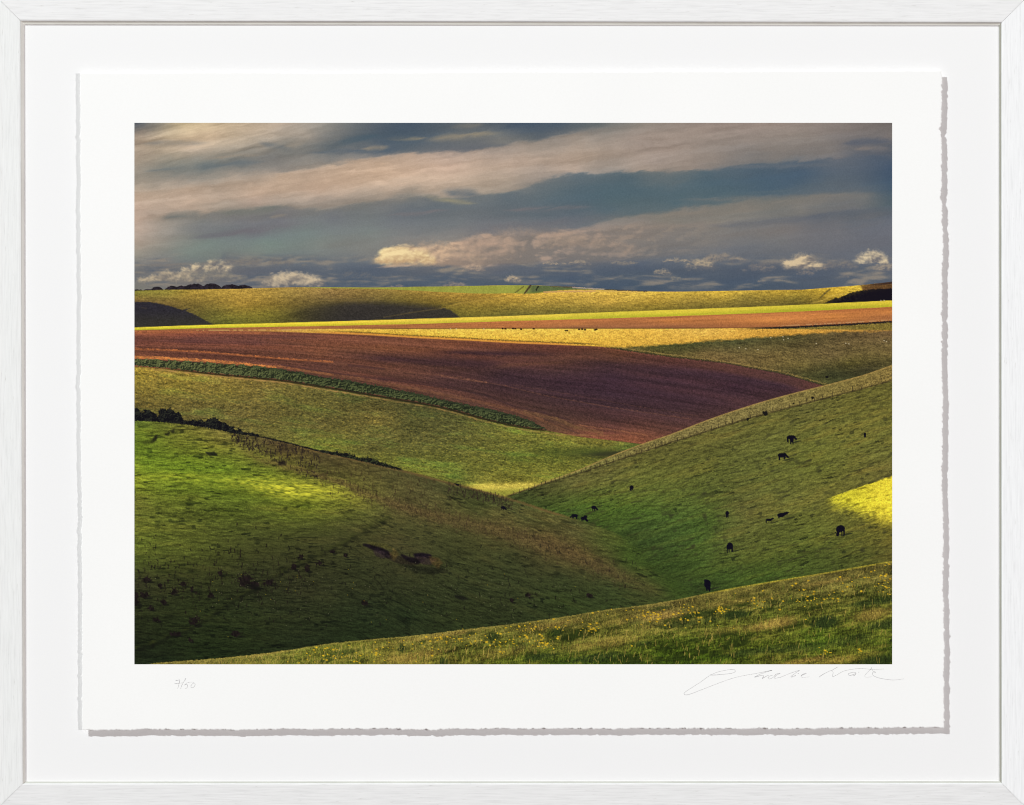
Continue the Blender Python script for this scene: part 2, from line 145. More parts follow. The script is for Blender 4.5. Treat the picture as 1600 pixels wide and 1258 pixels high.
# x, y, body length, kind, which way it faces
COWS = [(1236,685.5,15,'pair',1),(1223,712.5,16.5,'graze',1),(1351,679.5,7,'end',1),(987,763,10.5,'end3',-1),(929,794,10.5,'graze2',1),(897,806.5,12,'graze',-1),(913,810.5,12,'slant',1),(1136,803,9.5,'end',1),(1202,812,13,'walk',1),(1223,804,18,'lie',1),(1313,829,18,'big',-1),(1140,856,15,'rear',1),(1105,914,17,'rump',1),(787,794,9,'graze2',1),(714,757,8,'lie',-1)]
COWSHAPES = {
 'graze': [('e',(-2.0,-1.2,5.8,3.3)),('e',(2.2,-1.8,3.2,3.0)),('l',(4.5,-1.4,7.6,1.6,1.4)),('e',(7.8,2.0,1.6,1.1)),('l',(-6,0,-5.8,5.6,.85)),('l',(-4.6,0,-4.8,5.2,.7)),('l',(1.6,0,1.5,4.3,.75)),('l',(3,0,2.8,4.3,.65))],
 'graze2': [('e',(-2,-2,6,4.2)),('l',(2,-1,6.5,3,1.9)),('l',(-5,0,-5,5,.9)),('l',(0,1,0,5,.9))],
 'slant': [('e',(-2,-1,5.6,3.8)),('e',(2,-4,4,3.6)),('l',(2,0,5.8,4.2,2.2)),('l',(-5,0,-5,4.4,.9))],
 'end': [('e',(0,-2,4.6,6)),('l',(-2,2,-2,8,1.5)),('l',(2.2,2,2.2,7.4,1.5))],
 'end3': [('e',(.5,-2,4.8,5.2)),('e',(2.8,2.5,2.4,3)),('l',(-2.6,1,-2.6,6.2,.9)),('l',(1,2,1,5.6,.9))],
 'pair': [('e',(0,-2.6,7,3.4)),('l',(4,-3.4,8.4,.6,1.5)),('l',(-6,-1,-5.6,4.6,1.4)),('l',(-6.8,-2,-5,5.6,.9)),('e',(.6,1.4,3.2,4.6)),('l',(-1,4,-1.2,8.6,.8)),('l',(2.6,4,2.8,8,.9))],
 'walk': [('e',(-1,0,5.8,2.6)),('l',(3,-1,6.2,-2.6,1.6)),('e',(7,-2.2,1.5,1.2)),('l',(-5.6,0,-6.2,4.8,1.0)),('l',(3,1,3.2,3.4,.7))],
 'lie': [('e',(-2.6,.6,5.2,2.9)),('l',(0,-.4,5.4,-2.2,2.0)),('e',(7.2,-2.8,1.6,.9)),('l',(-5.6,1,-5.6,4,1.0))],
 'big': [('e',(0,-3,6,4.6)),('e',(2.4,-1.6,4,4.6)),('l',(3,0,4.2,6,2.0)),('e',(4.6,5.6,1.9,1.8)),('l',(-4.8,0,-4.6,6.6,1.1)),('l',(-1.8,1,-2,7,.75)),('l',(6.4,2.6,7.8,2.4,.5))],
 'rear': [('e',(0,-2.6,5.6,5)),('e',(.2,-5,4.6,4)),('l',(-4.4,0,-4.2,8,1.0)),('l',(-1.4,1,-1.4,7,.9)),('l',(4.2,0,4,5,1.3))],
 'rump': [('e',(0,-2,5,6)),('e',(1,1,4,5.6)),('l',(3,3,3.2,8.2,1.5)),('l',(-1.4,3,-.6,7.6,1.0)),('l',(-6.6,-.4,-4,-.4,.6)),('e',(-2.6,-6.4,2.4,2.2))]}
FARCOWS = [(785.5,513.6),(789.8,514),(801.6,513.6),(805.2,514),(814.2,514.6),(834,514),(883.6,517),(886,516.8),(904.8,514.8),(909.6,514.6),(914,515.4),(929.6,515.6),(931.8,515)]
SHEEP = [(1204,527.8),(1223,526.4),(1224,531),(1231,529),(1275,536.8),(1321,536.4),(1326,537.6),(1381,532.4),(1384.5,533.8),(1155,543.4),(1184,546.4),(1165,545),(966,706.5),(704,514),(713,514),(756,514),(1376,470),(1381,469.6)]
FCREST = [(205,1043),(250,1035),(300,1031.5),(350,1027.5),(400,1022),(450,1015.5),(500,1007.5),(560,1000.5),(640,993.5),(720,984),(800,974.5),(880,963.5),(940,953.5),(1000,946),(1060,936),(1100,927.5),(1150,917.5),(1200,909),(1300,892.5),(1400,875)]
FORE = [
 (300,1036,130,112,58),(400,1026,146,130,66),(400,1036,98,92,40),(480,1015,138,132,58),(480,1030,112,106,44),(560,1005,134,124,54),(560,1025,104,100,42),(640,1000,128,112,54),(640,1015,108,100,46),(640,1033,120,104,46),(720,992,118,104,52),(720,1010,98,96,42),(720,1028,104,96,40),(800,985,116,106,50),(800,1005,98,96,40),(800,1025,92,94,34),
 (880,975,112,98,50),(880,995,94,92,40),(880,1015,96,92,40),(880,1032,70,84,26),(960,960,110,98,48),(960,985,98,94,40),(960,1005,104,94,42),(960,1030,70,86,26),(1040,945,116,100,54),(1040,965,118,98,56),(1040,985,92,90,38),(1040,1010,80,92,28),(1040,1032,70,84,24),(1120,930,122,106,54),(1120,950,108,98,48),(1120,970,100,98,40),(1120,990,92,98,36),(1120,1010,82,90,28),(1120,1032,70,84,24),
 (1200,918,118,104,52),(1200,940,102,94,46),(1200,960,90,94,36),(1200,980,120,106,48),(1200,1005,84,92,30),(1200,1030,92,88,34),(1280,903,124,106,58),(1280,925,100,92,46),(1280,945,88,88,36),(1280,965,104,98,40),(1280,990,80,92,30),(1280,1015,76,92,28),(1280,1032,120,104,46),(1390,888,112,98,50),(1390,910,98,88,46),(1390,935,84,86,34),(1390,955,116,104,46),(1390,980,88,90,34),(1390,1005,76,88,28),(1390,1030,58,62,24),(1340,1030,110,98,40),(1340,905,104,94,48)]
DARKS = [(1288,972,24,12,.9),(1150,960,26,7,.75),(1110,968,14,6,.7),(1385,975,40,8,.7),(1370,940,50,6,.65),(1330,1000,40,10,.45),(930,1028,50,7,.7),(845,1026,30,6,.75),(870,988,10,8,.7),(960,950,30,4,.3),(1180,1018,70,7,.55),(1260,1012,50,8,.45),(770,996,12,9,.75),(735,988,8,5,.6),(628,1012,7,7,.75),(660,1004,6,4,.6),(692,1032,9,6,.8),(1090,960,30,6,.5),(1000,1005,20,5,.5),(1060,975,40,5,.5),(1240,938,40,4,.4),(1370,1032,36,9,.75),(540,1018,30,5,.5),(510,1032,14,4,.6),(1030,950,20,4,.5),(990,970,16,6,.5),(815,1010,14,6,.5)]
STRAWS = [(1215,972,36,10,.7),(1250,1033,50,5,.6),(1362,960,34,10,.6),(1190,980,40,6,.45),(1130,985,50,6,.3),(640,1026,60,9,.5),(790,1018,60,9,.4),(700,990,80,5,.4),(420,1020,50,4,.5),(1040,962,40,7,.5),(960,1002,50,8,.4),(1000,965,60,8,.35),(1300,908,50,4,.4),(860,976,60,6,.4),(1310,1030,30,6,.5),(910,1010,30,8,.35),(1150,940,60,6,.3)]
FLOWERS = [(850,1005,10,5,3),(790,1003,14,6,3),(872,982,10,4,2),(820,982,14,5,3),(712,999,16,5,3),(830,996,10,8,2),(925,980,6,3,2),(1020,960,10,6,3),(1075,956,12,8,3),(1125,952,6,4,2),(1180,942,10,6,2),(1270,936,20,5,3),(1380,912,12,10,3),(1340,910,20,8,2),(500,1022,20,8,3),(530,1016,12,4,2),(580,1024,14,6,2),(690,998,10,4,2),(650,1012,18,6,2),(1285,1018,6,4,1.5),(1344,1016,3,2,.7),(560,1034,12,3,1),(770,1000,26,8,2),(900,965,40,6,2),(1060,975,20,8,2),(1290,935,40,12,2)]
SKYEDGES = [
 ([(640,306),(700,308),(760,303),(800,297),(830,288),(860,278),(900,271),(950,268),(1000,267),(1060,268),(1100,265),(1150,259),(1200,254),(1260,251),(1310,246),(1394,240)],9),
 ([(840,366),(900,357),(950,348),(1000,338),(1060,327),(1120,318),(1200,312),(1280,306),(1340,302),(1370,301)],8),
 ([(1100,357),(1150,352),(1200,347),(1250,340),(1300,334),(1340,328),(1394,323)],6),
 ([(400,272),(480,263),(560,251),(620,243),(700,239),(760,233),(820,222),(880,212),(950,203)],8),
 ([(240,336),(330,333),(420,324),(500,328),(560,320),(640,307)],6),
 ([(1290,224),(1340,219),(1394,216)],4),
]
PSHADE = [(540,556,820,572,5,64,44,48,.75),(660,552,900,556,4,58,40,46,.8),(640,566,780,572,3,66,46,48,.6),(760,560,960,556,5,104,70,54,.5),(760,574,900,566,3,108,74,54,.4),(840,552,1060,570,3,100,66,54,.45),(900,566,1300,606,8,66,47,54,.6),(760,584,1200,640,9,60,43,52,.5),(1000,576,1280,606,5,62,45,53,.4),(560,590,760,606,4,70,48,50,.5),(210,532,420,536,4,86,56,54,.5),(300,526,520,528,3,88,58,54,.5),(210,540,520,546,2,116,74,54,.4),(500,542,700,550,4,118,78,54,.4),(820,610,1120,640,5,70,49,54,.5),(900,640,1100,658,5,78,54,54,.5)]

# ---------------------------------------------------------------- the printed landscape, computed point by point
PX0, PY0, PX1, PY1 = 210.0, 192.0, 1394.0, 1038.0      # the print's rectangle on the sheet, in half millimetres
PW, PH = 1184, 846
_r = np.random.RandomState(7)
_TAB = _r.rand(64, 256, 256).astype(np.float32)

def smooth(a, b, x):
    t = np.clip((x - a) / (b - a), 0, 1)
    return t * t * (3 - 2 * t)
def mix(a, b, m):
    return a + (b - a) * m[..., None]
def col(*c):
    return np.array(c, np.float32)
def vnoise(x, y, s):
    xi = np.floor(x).astype(np.int32); yi = np.floor(y).astype(np.int32)
    fx = (x - xi).astype(np.float32); fy = (y - yi).astype(np.float32)
    fx = fx * fx * fx * (fx * (fx * 6 - 15) + 10); fy = fy * fy * fy * (fy * (fy * 6 - 15) + 10)
    T = _TAB[s % 64]
    a = T[yi & 255, xi & 255]; b = T[yi & 255, (xi + 1) & 255]
    c = T[(yi + 1) & 255, xi & 255]; d = T[(yi + 1) & 255, (xi + 1) & 255]
    return (a + (b - a) * fx) * (1 - fy) + (c + (d - c) * fx) * fy
def fbm(x, y, s, n=4, g=0.5):
    t = 0; a = 1.0; w = 0
    for k in range(n):
        t = t + a * vnoise(x * 2 ** k + 17.3 * k, y * 2 ** k + 9.1 * k, s + k); w += a; a *= g
    return t / w - 0.5
def grain(X, Y, ang, lu, lv, s, n=3, g=0.6):
    """streaky noise, ang degrees (positive runs down to the right), lu long, lv across; about -1..1"""
    a = np.radians(ang)
    u = X * np.cos(a) + Y * np.sin(a); v = -X * np.sin(a) + Y * np.cos(a)
    return fbm(u / lu + 50, v / lv + 50, s, n, g) * 3.0
def curve(x, pts):
    """smooth monotone curve through the points (Catmull-Rom with limited slopes)"""
    p = np.array(pts, float); xs, ys = p[:, 0], p[:, 1]
    h = np.diff(xs); d = np.diff(ys) / h
    m = np.empty_like(ys); m[0] = d[0]; m[-1] = d[-1]
    m[1:-1] = (d[:-1] * h[1:] + d[1:] * h[:-1]) / (h[:-1] + h[1:])
    i = np.clip(np.searchsorted(xs, x) - 1, 0, len(h) - 1)
    t = np.clip((x - xs[i]) / h[i], -0.3, 1.3)
    return ((1 + 2 * t) * (1 - t) ** 2 * ys[i] + t * (1 - t) ** 2 * h[i] * m[i]
            + t * t * (3 - 2 * t) * ys[i + 1] + t * t * (t - 1) * h[i] * m[i + 1])
def field(pts, X, Y, sy=1.0):
    """a colour for every point, spread between hand-placed colour points"""
    P = np.array([p[:2] for p in pts], float); C = np.array([p[2:] for p in pts], float)
    Q = P * [1, sy]; n = len(P)
    K = np.hypot(Q[:, None, 0] - Q[None, :, 0], Q[:, None, 1] - Q[None, :, 1]) + 0
    A = np.zeros((n + 1, n + 1)); A[:n, :n] = K; A[:n, n] = 1; A[n, :n] = 1
    A[:n, :n] -= np.eye(n) * 2.0
    W = np.linalg.solve(A, np.vstack([C, np.zeros((1, 3))]))
    st = 5.0
    gx = np.arange(PX0 - 40, PX1 + 41, st); gy = np.arange(PY0 - 40, PY1 + 41, st)
    GX, GY = np.meshgrid(gx, gy)
    F = np.zeros(GX.shape + (3,))
    for k in range(n):
        F += np.hypot(GX - Q[k, 0], GY * sy - Q[k, 1])[..., None] * W[k]
    F += W[n]
    u = np.clip((X - gx[0]) / st, 0, len(gx) - 1.001); v = np.clip((Y - gy[0]) / st, 0, len(gy) - 1.001)
    i = u.astype(int); j = v.astype(int); fu = (u - i)[..., None]; fv = (v - j)[..., None]
    return ((F[j, i] * (1 - fu) + F[j, i + 1] * fu) * (1 - fv) + (F[j + 1, i] * (1 - fu) + F[j + 1, i + 1] * fu) * fv).astype(np.float32)
def rows(tbl):
    return [(x, y, r, g, b) for y, line in tbl for (x, r, g, b) in line]
def seg(X, Y, x0, y0, x1, y1):
    """distance to a line piece"""
    dx, dy = x1 - x0, y1 - y0
    t = np.clip(((X - x0) * dx + (Y - y0) * dy) / (dx * dx + dy * dy + 1e-9), 0, 1)
    return np.hypot(X - x0 - t * dx, Y - y0 - t * dy)
def desat(c, k):
    l = (c * col(.30, .59, .11)).sum(-1, keepdims=True)
    return l + (c - l) * k
def tufts(X, Y, ang, lu, lv, s, n=3, g=.7, sh=1.6):
    """side-lit unevenness of turf: bright where it faces the light, dark just below each tussock"""
    a = np.radians(ang)
    u = X * np.cos(a) + Y * np.sin(a); v = -X * np.sin(a) + Y * np.cos(a)
    h0 = fbm(u / lu + 20, v / lv + 20, s, n, g)
    return (fbm((u + sh * .6) / lu + 20, (v + sh) / lv + 20, s, n, g) - h0) * 4.0
def relief(a, k=1.0):
    """light from the upper left on a height field"""
    return (a - np.roll(np.roll(a, -1, 0), -1, 1)) * k
def poly_in(X, Y, pts):
    ins = np.zeros(X.shape, bool); n = len(pts)
    for k in range(n):
        x0, y0 = pts[k]; x1, y1 = pts[(k + 1) % n]
        if y0 == y1: continue
        c = ((y0 > Y) != (y1 > Y)) & (X < (x1 - x0) * (Y - y0) / (y1 - y0) + x0)
        ins ^= c
    return ins
def poly_dist(X, Y, pts):
    d = np.full(X.shape, 1e9)
    for k in range(len(pts)):
        x0, y0 = pts[k]; x1, y1 = pts[(k + 1) % len(pts)]
        d = np.minimum(d, seg(X, Y, x0, y0, x1, y1))
    return np.where(poly_in(X, Y, pts), d, -d)

def paint():
    xs = PX0 + (np.arange(PW) + 0.5) * (PX1 - PX0) / PW; ys = PY0 + (np.arange(PH) + 0.5) * (PY1 - PY0) / PH
    X, Y = [a.astype(np.float32) for a in np.meshgrid(xs, ys)]
    rnd = np.random.RandomState(11)
    fine = rnd.normal(0, 1, X.shape).astype(np.float32)
    fine = (fine + np.roll(fine, 1, 0) * .5 + np.roll(fine, 1, 1) * .5) / 1.22

    def win(x0, y0, x1, y1):
        i0 = int(max(0, (x0 - PX0))); i1 = int(min(PW, x1 - PX0 + 1)); j0 = int(max(0, y0 - PY0)); j1 = int(min(PH, y1 - PY0 + 1))
        return (slice(j0, max(j0, j1)), slice(i0, max(i0, i1)))

    # ------------------------------------------------------------ sky
    sky = rows(SKY)
    wx = fbm(X / 70, Y / 20, 1, 4, .55) * 30
    wy = (fbm(X / 120, Y / 24, 9, 3, .5) * 9 + fbm((X + Y) / 24, (Y + X * .10) / 8, 13, 4, .62) * 9.5) * smooth(470, 400, Y)
    Yw = Y + wy
    for pts, r in SKYEDGES:                                  # cloud edges: steeper where the cloud ends
        p = np.array(pts); e = curve(X, pts); d = Yw - e
        k = smooth(p[0, 0] - 10, p[0, 0] + 70, X) * smooth(p[-1, 0] + 10, p[-1, 0] - 60, X)
        if p[-1, 0] > 1390: k = smooth(p[0, 0] - 10, p[0, 0] + 70, X)
        Yw = Yw + r * np.tanh(d / 2.5) * np.exp(-(d / (r * 1.9)) ** 2) * k
    img = field(sky, X + wx * .5, Yw, 2.2)
    wk = np.clip((img[..., 0] - img[..., 2] + 12) / 45, 0, 1)
    img = mix(desat(img, .86), desat(img, .95) * col(1.03, 1.035, 1.045), wk)
    warm = np.clip((img[..., 0] - img[..., 2] + 5) / 40, 0, 1)
    st = grain(X + wx * .3, Y + wy, -6, 230, 13, 20, 3, .5)
    st2 = grain(X + wx * .3, Y + wy, -9, 90, 6.5, 25, 3, .5)
    img = img * (1 + (st * .045 * (.25 + warm) + st2 * .034 * (.25 + warm) + fbm((X + wx) / 22, (Y + wy) / 9, 51, 4, .6) * .10 * (.15 + warm) * smooth(440, 380, Y))[..., None])
    img = mix(img, img * col(.97, 1.0, 1.03), np.clip(st * .5 + .3, 0, 1) * .5)
    ci = grain(X + wx * .15, Y + wy * .6, -15, 85, 5.5, 29, 2, .5) * smooth(560, 420, X) * smooth(275, 235, Y)
    img = img * (1 + ci * .06)[..., None]
    img = img * (1 + .05 * smooth(335, 350, Y) * smooth(425, 405, Y))[..., None]
    for an, lu, lv, sd, am, msk in ((-7, 150, 6.0, 33, .018, smooth(400, 330, Y)), (-17, 75, 6.5, 37, .03, smooth(620, 380, X) * smooth(290, 240, Y)), (-9, 60, 3.4, 47, .016, smooth(430, 380, Y))):
        rg = grain(X + wx * .2, Y + wy * .9, an, lu, lv, sd, 3, .55)
        fil = np.clip(1 - np.abs(rg) * 2.6, 0, 1) ** 1.5 - .25
        img = img * (1 + fil * am * msk * (.35 + .65 * warm))[..., None]
    # pale streaks and dark gaps of the high cloud
    for (x0, y0, x1, y1, w, r, g, b, a) in STREAKS:
        s = win(min(x0, x1) - 60, min(y0, y1) - 40, max(x0, x1) + 60, max(y0, y1) + 40)
        x, y = X[s] + wx[s] * .25, Y[s] + wy[s] * .55
        t = ((x - x0) * (x1 - x0) + (y - y0) * (y1 - y0)) / ((x1 - x0) ** 2 + (y1 - y0) ** 2)
        yy = y0 + (y1 - y0) * np.clip(t, 0, 1)
        wl = w * (.35 + .65 * np.sin(np.pi * np.clip(t, 0, 1)))
        m = np.exp(-((y - yy) / wl) ** 2) * smooth(-.05, .25, t) * smooth(1.05, .75, t) * a
        m = m * np.clip(.75 + .5 * st2[s], 0, 1.2)
        img[s] = mix(img[s], col(r, g, b), np.clip(m, 0, 1))
    # mottled grey cloud low over the horizon
    def relief_cloud(x, y, lx, ly, seed):
        q = fbm(x / 60, y / 30, seed + 7, 2) * 14
        h = fbm((x + q) / lx, (y + q * .5) / ly, seed, 4, .5) * 2
        h2 = fbm((x + q + lx * .12) / lx, (y + q * .5 + ly * .2) / ly, seed, 4, .5) * 2
        return h, (h - h2)
    h, hr = relief_cloud(X, Y, 64, 15, 160)
    band = smooth(392, 414, Y - fbm(X / 90, Y * 0, 170, 2) * 14) * smooth(462, 440, Y)
    m = smooth(-.12, .42, h) * band
    lc = mix(np.broadcast_to(col(90, 97, 107), X.shape + (3,)), col(142, 132, 120), np.clip(.42 + hr * 2.6, 0, 1))
    img = mix(img, lc, m * .8)
    img = mix(img, img * col(.93, .95, .98), smooth(.0, -.5, h) * band * .6)
    # the long lit bank in the middle
    tp = curve(X, [(570, 404), (586, 399), (605, 389), (640, 383), (665, 385), (700, 380), (740, 372), (775, 368), (800, 372), (840, 366), (890, 360), (940, 356), (1000, 352), (1060, 352), (1120, 360), (1180, 372)])
    bt = curve(X, [(570, 412), (640, 411), (700, 414), (740, 420), (780, 414), (850, 411), (950, 408), (1040, 400), (1120, 388), (1180, 376)])
    h, hr = relief_cloud(X, Y, 34, 15, 180)
    hx = h * 9
    m = smooth(-2, 5, Y - tp + hx) * smooth(5, -4, Y - bt + hx * .35) * smooth(572, 600, X + hx) * smooth(1180, 1000, X)
    l = np.clip(.46 + hr * 1.7 + h * .45 - .30 * smooth(tp, bt, Y), 0, 1)
    dk = field([(600, 400, 206, 172, 128), (650, 400, 170, 142, 118), (720, 400, 142, 126, 116), (800, 395, 124, 116, 110), (900, 385, 118, 112, 108), (1000, 370, 116, 111, 107), (1150, 370, 110, 108, 107)], X, Y)
    lt = field([(600, 400, 246, 222, 164), (640, 395, 236, 202, 154), (690, 395, 208, 174, 146), (760, 390, 184, 156, 137), (850, 375, 178, 152, 134), (930, 370, 174, 149, 132), (1000, 360, 152, 136, 122), (1150, 360, 134, 124, 114)], X, Y)
    img = mix(img, mix(dk, lt, smooth(.05, 1.0, l)), m * (1 - .55 * smooth(700, 1000, X)))
    # heaped clouds
    for (cx, by, w, h, lit, shd, a, seed, soft) in CUMULI:
        s = win(cx - w * .8, by - h * 1.7, cx + w * .8, by + h * .8)
        x, y = X[s], Y[s]
        if x.size == 0: continue
        rq = np.random.RandomState(seed * 31 + int(cx)); k = max(4.0, h * .34)
        n = fbm(x / k, y / (k * .75), seed, 4, .6) * 2; n2 = fbm(x / 3.2, y / 2.6, seed + 5, 3, .6) * 2
        xx = x + n * k * .55; yy = y + n * k * .45 + n2 * .8
        f = np.full(x.shape, 1e-6); lv = np.zeros(x.shape)
        nl = int(5 + w / max(6, h * .55))
        for q in range(nl):
            u = rq.uniform(-1, 1) if q > 2 else (-.35, .05, .4)[q]
            r = h * rq.uniform(.26, .46) * (1 - .45 * u * u); lx = cx + u * w * .42
            ly = by - r * .45 - rq.uniform(0, 1) * max(0, h * (1 - .75 * u * u) - 1.5 * r)
            dx, dy = (xx - lx) / (r * 1.55), (yy - ly) / r
            g = 1 - np.hypot(dx, dy)
            l = .52 - .55 * dy - .22 * dx
            w8 = np.exp(np.clip(6 * g, -20, 6)); f = f + w8; lv = lv + w8 * l
        lv = lv / f; f = np.log(f) / 6
        bot = smooth(.6, -.6, (y - by) / max(4, h * .5) + n * .6)
        m = smooth(-.22 - soft * .4, .34 + soft * .6, f + n2 * .14) * bot * a * .95
        hh_, hr = relief_cloud(x, y, k * 2.6, k * 1.6, seed + 2)
        l = np.clip(lv * .62 + .32 * (by - y) / h + hr * 1.7 + n2 * .10, 0, 1)
        img[s] = mix(img[s], mix(np.broadcast_to(col(*shd), x.shape + (3,)), col(*lit), l), m)
    img += (fine * 1.3)[..., None]

    # ------------------------------------------------------------ land, from far to near
    hz = curve(X, HORIZON)
    land = field(FAR, X, Y, 2.5)
    g1 = grain(X, Y, 4, 4.2, 2.0, 2, 2, .8); g2 = grain(X, Y, -6, 60, 9, 6, 3)
    land = desat(land, 1.0) * (1 + (g1 * .085 + g2 * .05 + fine * .055 + tufts(X, Y, 3, 9, 4, 31, 2) * .07)[..., None])
    # shadows that clouds throw on the far hill
    d = poly_dist(X + fbm(X / 9, Y / 9, 30, 2) * 2, Y + g1 * .8, SH1)
    land = mix(land, col(44, 42, 51) * (1 + g1 * .07 + fine * .05)[..., None] + smooth(480, 508, Y)[..., None] * col(8, 8, -4), smooth(-1.2, 1.2, d) * .95)
    d = poly_dist(X, Y + g1 * 1.2, SH2)
    k = np.where(X > 690, smooth(-1.5, 1.5, d), smooth(-7, 6, d)) * smooth(440, 560, X)
    land = mix(land, col(54, 50, 48) * (1 + g1 * .08 + fine * .05)[..., None], np.clip(k, 0, 1) * .9)
    for p, w, c, a in FARLINES:
        for q in range(len(p) - 1):
            s = win(min(p[q][0], p[q + 1][0]) - 4, min(p[q][1], p[q + 1][1]) - 4, max(p[q][0], p[q + 1][0]) + 4, max(p[q][1], p[q + 1][1]) + 4)
            dd = seg(X[s], Y[s], *p[q], *p[q + 1]); land[s] = mix(land[s], col(*c), smooth(w + .8, w - .5, dd) * a * np.where((X[s] < 705) & (Y[s] > 477), .35, .8))
    img = mix(img, land, smooth(-.6, .6, Y - hz))
    # bright young crop on the skyline, the strips beside it, the wood at the right
    t0 = curve(X, [(430, 449.5), (520, 450.5), (600, 452), (700, 457), (760, 459), (800, 458.5), (830, 459), (860, 455), (920, 453), (985, 455)])
    m = smooth(-.6, .6, Y - hz) * smooth(.8, -.8, Y - t0) * smooth(440, 520, X)
    cc = mix(np.broadcast_to(col(150, 152, 60), X.shape + (3,)), col(92, 104, 62), smooth(815, 835, X)) * (1 + (grain(X, Y, 100, 30, 4, 33) * .05 + fine * .03)[..., None])
    img = mix(img, desat(cc, .9), m * smooth(985, 960, X))
    for (x0, y0, x1, y1, w, r, g, b, a) in SKYLINE:
        s = win(min(x0, x1) - 8, min(y0, y1) - 8, max(x0, x1) + 8, max(y0, y1) + 8)
        img[s] = mix(img[s], col(r, g, b), smooth(w + .6, w - .6, seg(X[s], Y[s] + fine[s] * .25, x0, y0, x1, y1)) * a)
    m = smooth(-.6, .6, Y - hz) * smooth(1305, 1360, X + (Y - 450) * 2) * smooth(1341, 1346, X - (Y - 446) * .5)
    img = mix(img, col(98, 72, 44) * (1 + (fine * .08 + g1 * .1)[..., None]), m * smooth(470, 466, Y))
    img = mix(img, col(50, 36, 36), smooth(1340, 1394, X) * smooth(2.2, .8, np.abs(Y - hz - 1)) * .8)
    wood = curve(X, [(1285, 473), (1296, 470), (1306, 466), (1320, 461), (1332, 457), (1345, 454.5), (1358, 452.5), (1372, 451.8), (1394, 451.5)])
    wn = fbm(X / 5, Y / 5, 40, 3, .8) * 4.5
    wc = mix(np.broadcast_to(col(24, 20, 30), X.shape + (3,)), col(74, 66, 34), np.clip(smooth(8, 0, Y - wood) * .55 + vnoise(X / 2.4, Y / 2.2, 42) * .5 - .3, 0, 1) * smooth(1394, 1315, X))
    wc = wc + (vnoise(X / 2.2, Y / 2, 43) * 20 - 10)[..., None] * smooth(1370, 1310, X)[..., None] * .8
    img = mix(img, wc, smooth(-.8, .8, Y - wood - wn) * smooth(1284, 1290, X))
    # trees on the left skyline
    for cx, by, w, h in TREES:
        w, h = w * 1.16, h * .72
        s = win(cx - w, by - h * 1.6, cx + w, by + 4)
        u = (X[s] - cx) / (w / 2); tp = by - h * np.sqrt(np.clip(1 - np.abs(u) ** 1.9, 0, 1)) - (vnoise(X[s] / 3.3, Y[s] / 3, 44) - .5) * 1.6
        m = smooth(-.8, .8, Y[s] - tp) * smooth(.7, -.7, Y[s] - curve(X[s], HORIZON) - .5) * (np.abs(u) < 1)
        c = col(42, 36, 43) * (1 + (fine[s] * .10 + (vnoise(X[s] / 4, Y[s] / 3, 45) - .5) * .5)[..., None])
        img[s] = mix(img[s], c, m)

    # the long strips
    yt = curve(X, YTOP); yb = curve(X, YBOT); ob = curve(X, OBOT)
    pt = curve(X, PTOP)
    c = desat(field(STRIP, X, Y, 3), .92) * col(1.045, .965, 1.1)
    v = np.clip((Y - yt) / np.maximum(yb - yt, 1), 0, 1)
    c = mix(c * 1.06, c * col(.86, .93, .8), smooth(.15, 1, v)) * (1 + (fine * .03 + grain(X, Y, -3, 40, 3, 48) * .035)[..., None])
    img = mix(img, c, smooth(-.6, .6, Y - yt))
    c = desat(field(ORANGE, X, Y, 6), .96) * col(1.0, 1.03, .98) * (1 + (grain(X, Y, -2.6, 130, 2.2, 50, 3, .7) * .09 + fine * .035)[..., None])
    img = mix(img, c, smooth(-.6, .6, Y - yb))
    # golden pasture and the dull one in shade below it
    c = field(GOLD, X, Y, 3) * (1 + (grain(X, Y, 3, 7, 2.4, 52, 3, .8) * .11 + fine * .065)[..., None])
    img = mix(img, c, smooth(-.5, .5, Y - ob) * smooth(300, 520, X))
    gb = curve(X, [(900, 546), (960, 543.5), (1010, 541), (1060, 537), (1100, 533), (1150, 530), (1200, 526), (1260, 522.5), (1300, 520), (1394, 516.5)])
    c = desat(field(DULL, X, Y, 2.5), .95) * col(1.02, .98, 1.0) * (1 + (grain(X, Y, 5, 9, 2.4, 54, 3, .85) * .19 + grain(X, Y, -5, 70, 9, 57, 3) * .10 + fine * .08)[..., None])
    img = mix(img, c, smooth(-2.5, 2.5, Y - gb + grain(X, Y, 0, 8, 3, 59) * 2) * smooth(925, 985, X))
    ol = curve(X, [(1150, 515), (1200, 514.5), (1300, 515.2), (1394, 516)])
    m = smooth(.8, -.8, Y - ol) * smooth(-.5, .5, Y - ob) * smooth(1170, 1230, X)
    img = mix(img, col(122, 106, 52) * (1 + (fine * .08 + g1 * .12)[..., None]), m)
    hd = np.abs(Y - ob - 1.0 + fine * .3)
    img = mix(img, col(40, 33, 34), smooth(2.2, .9, hd) * smooth(1140, 1215, X) * .95)
    img = mix(img, col(86, 60, 36), smooth(1.3, .3, np.abs(Y - ob + .3)) * .55 * smooth(560, 620, X) * smooth(1220, 1100, X))
    pale = smooth(1.3, .2, np.abs(Y - ob + 2.0)) * (vnoise(X / 2.4, Y * 0, 60) > .5) * smooth(1200, 1240, X)
    img = mix(img, col(190, 150, 105), pale * .6)
    pale = smooth(1.1, .2, np.abs(Y - 516.2 + (X - 310) * .003)) * (vnoise(X / 3, Y * 0, 61) > .45) * smooth(290, 320, X) * smooth(560, 440, X)
    img = mix(img, col(205, 165, 100), pale * .7)
    for (x, y) in SHEEP:
        s = win(x - 4, y - 4, x + 4, y + 4)
        img[s] = mix(img[s], col(214, 198, 160), smooth(1.3, .2, np.hypot((X[s] - x) / 1.25, Y[s] - y)) * .75)

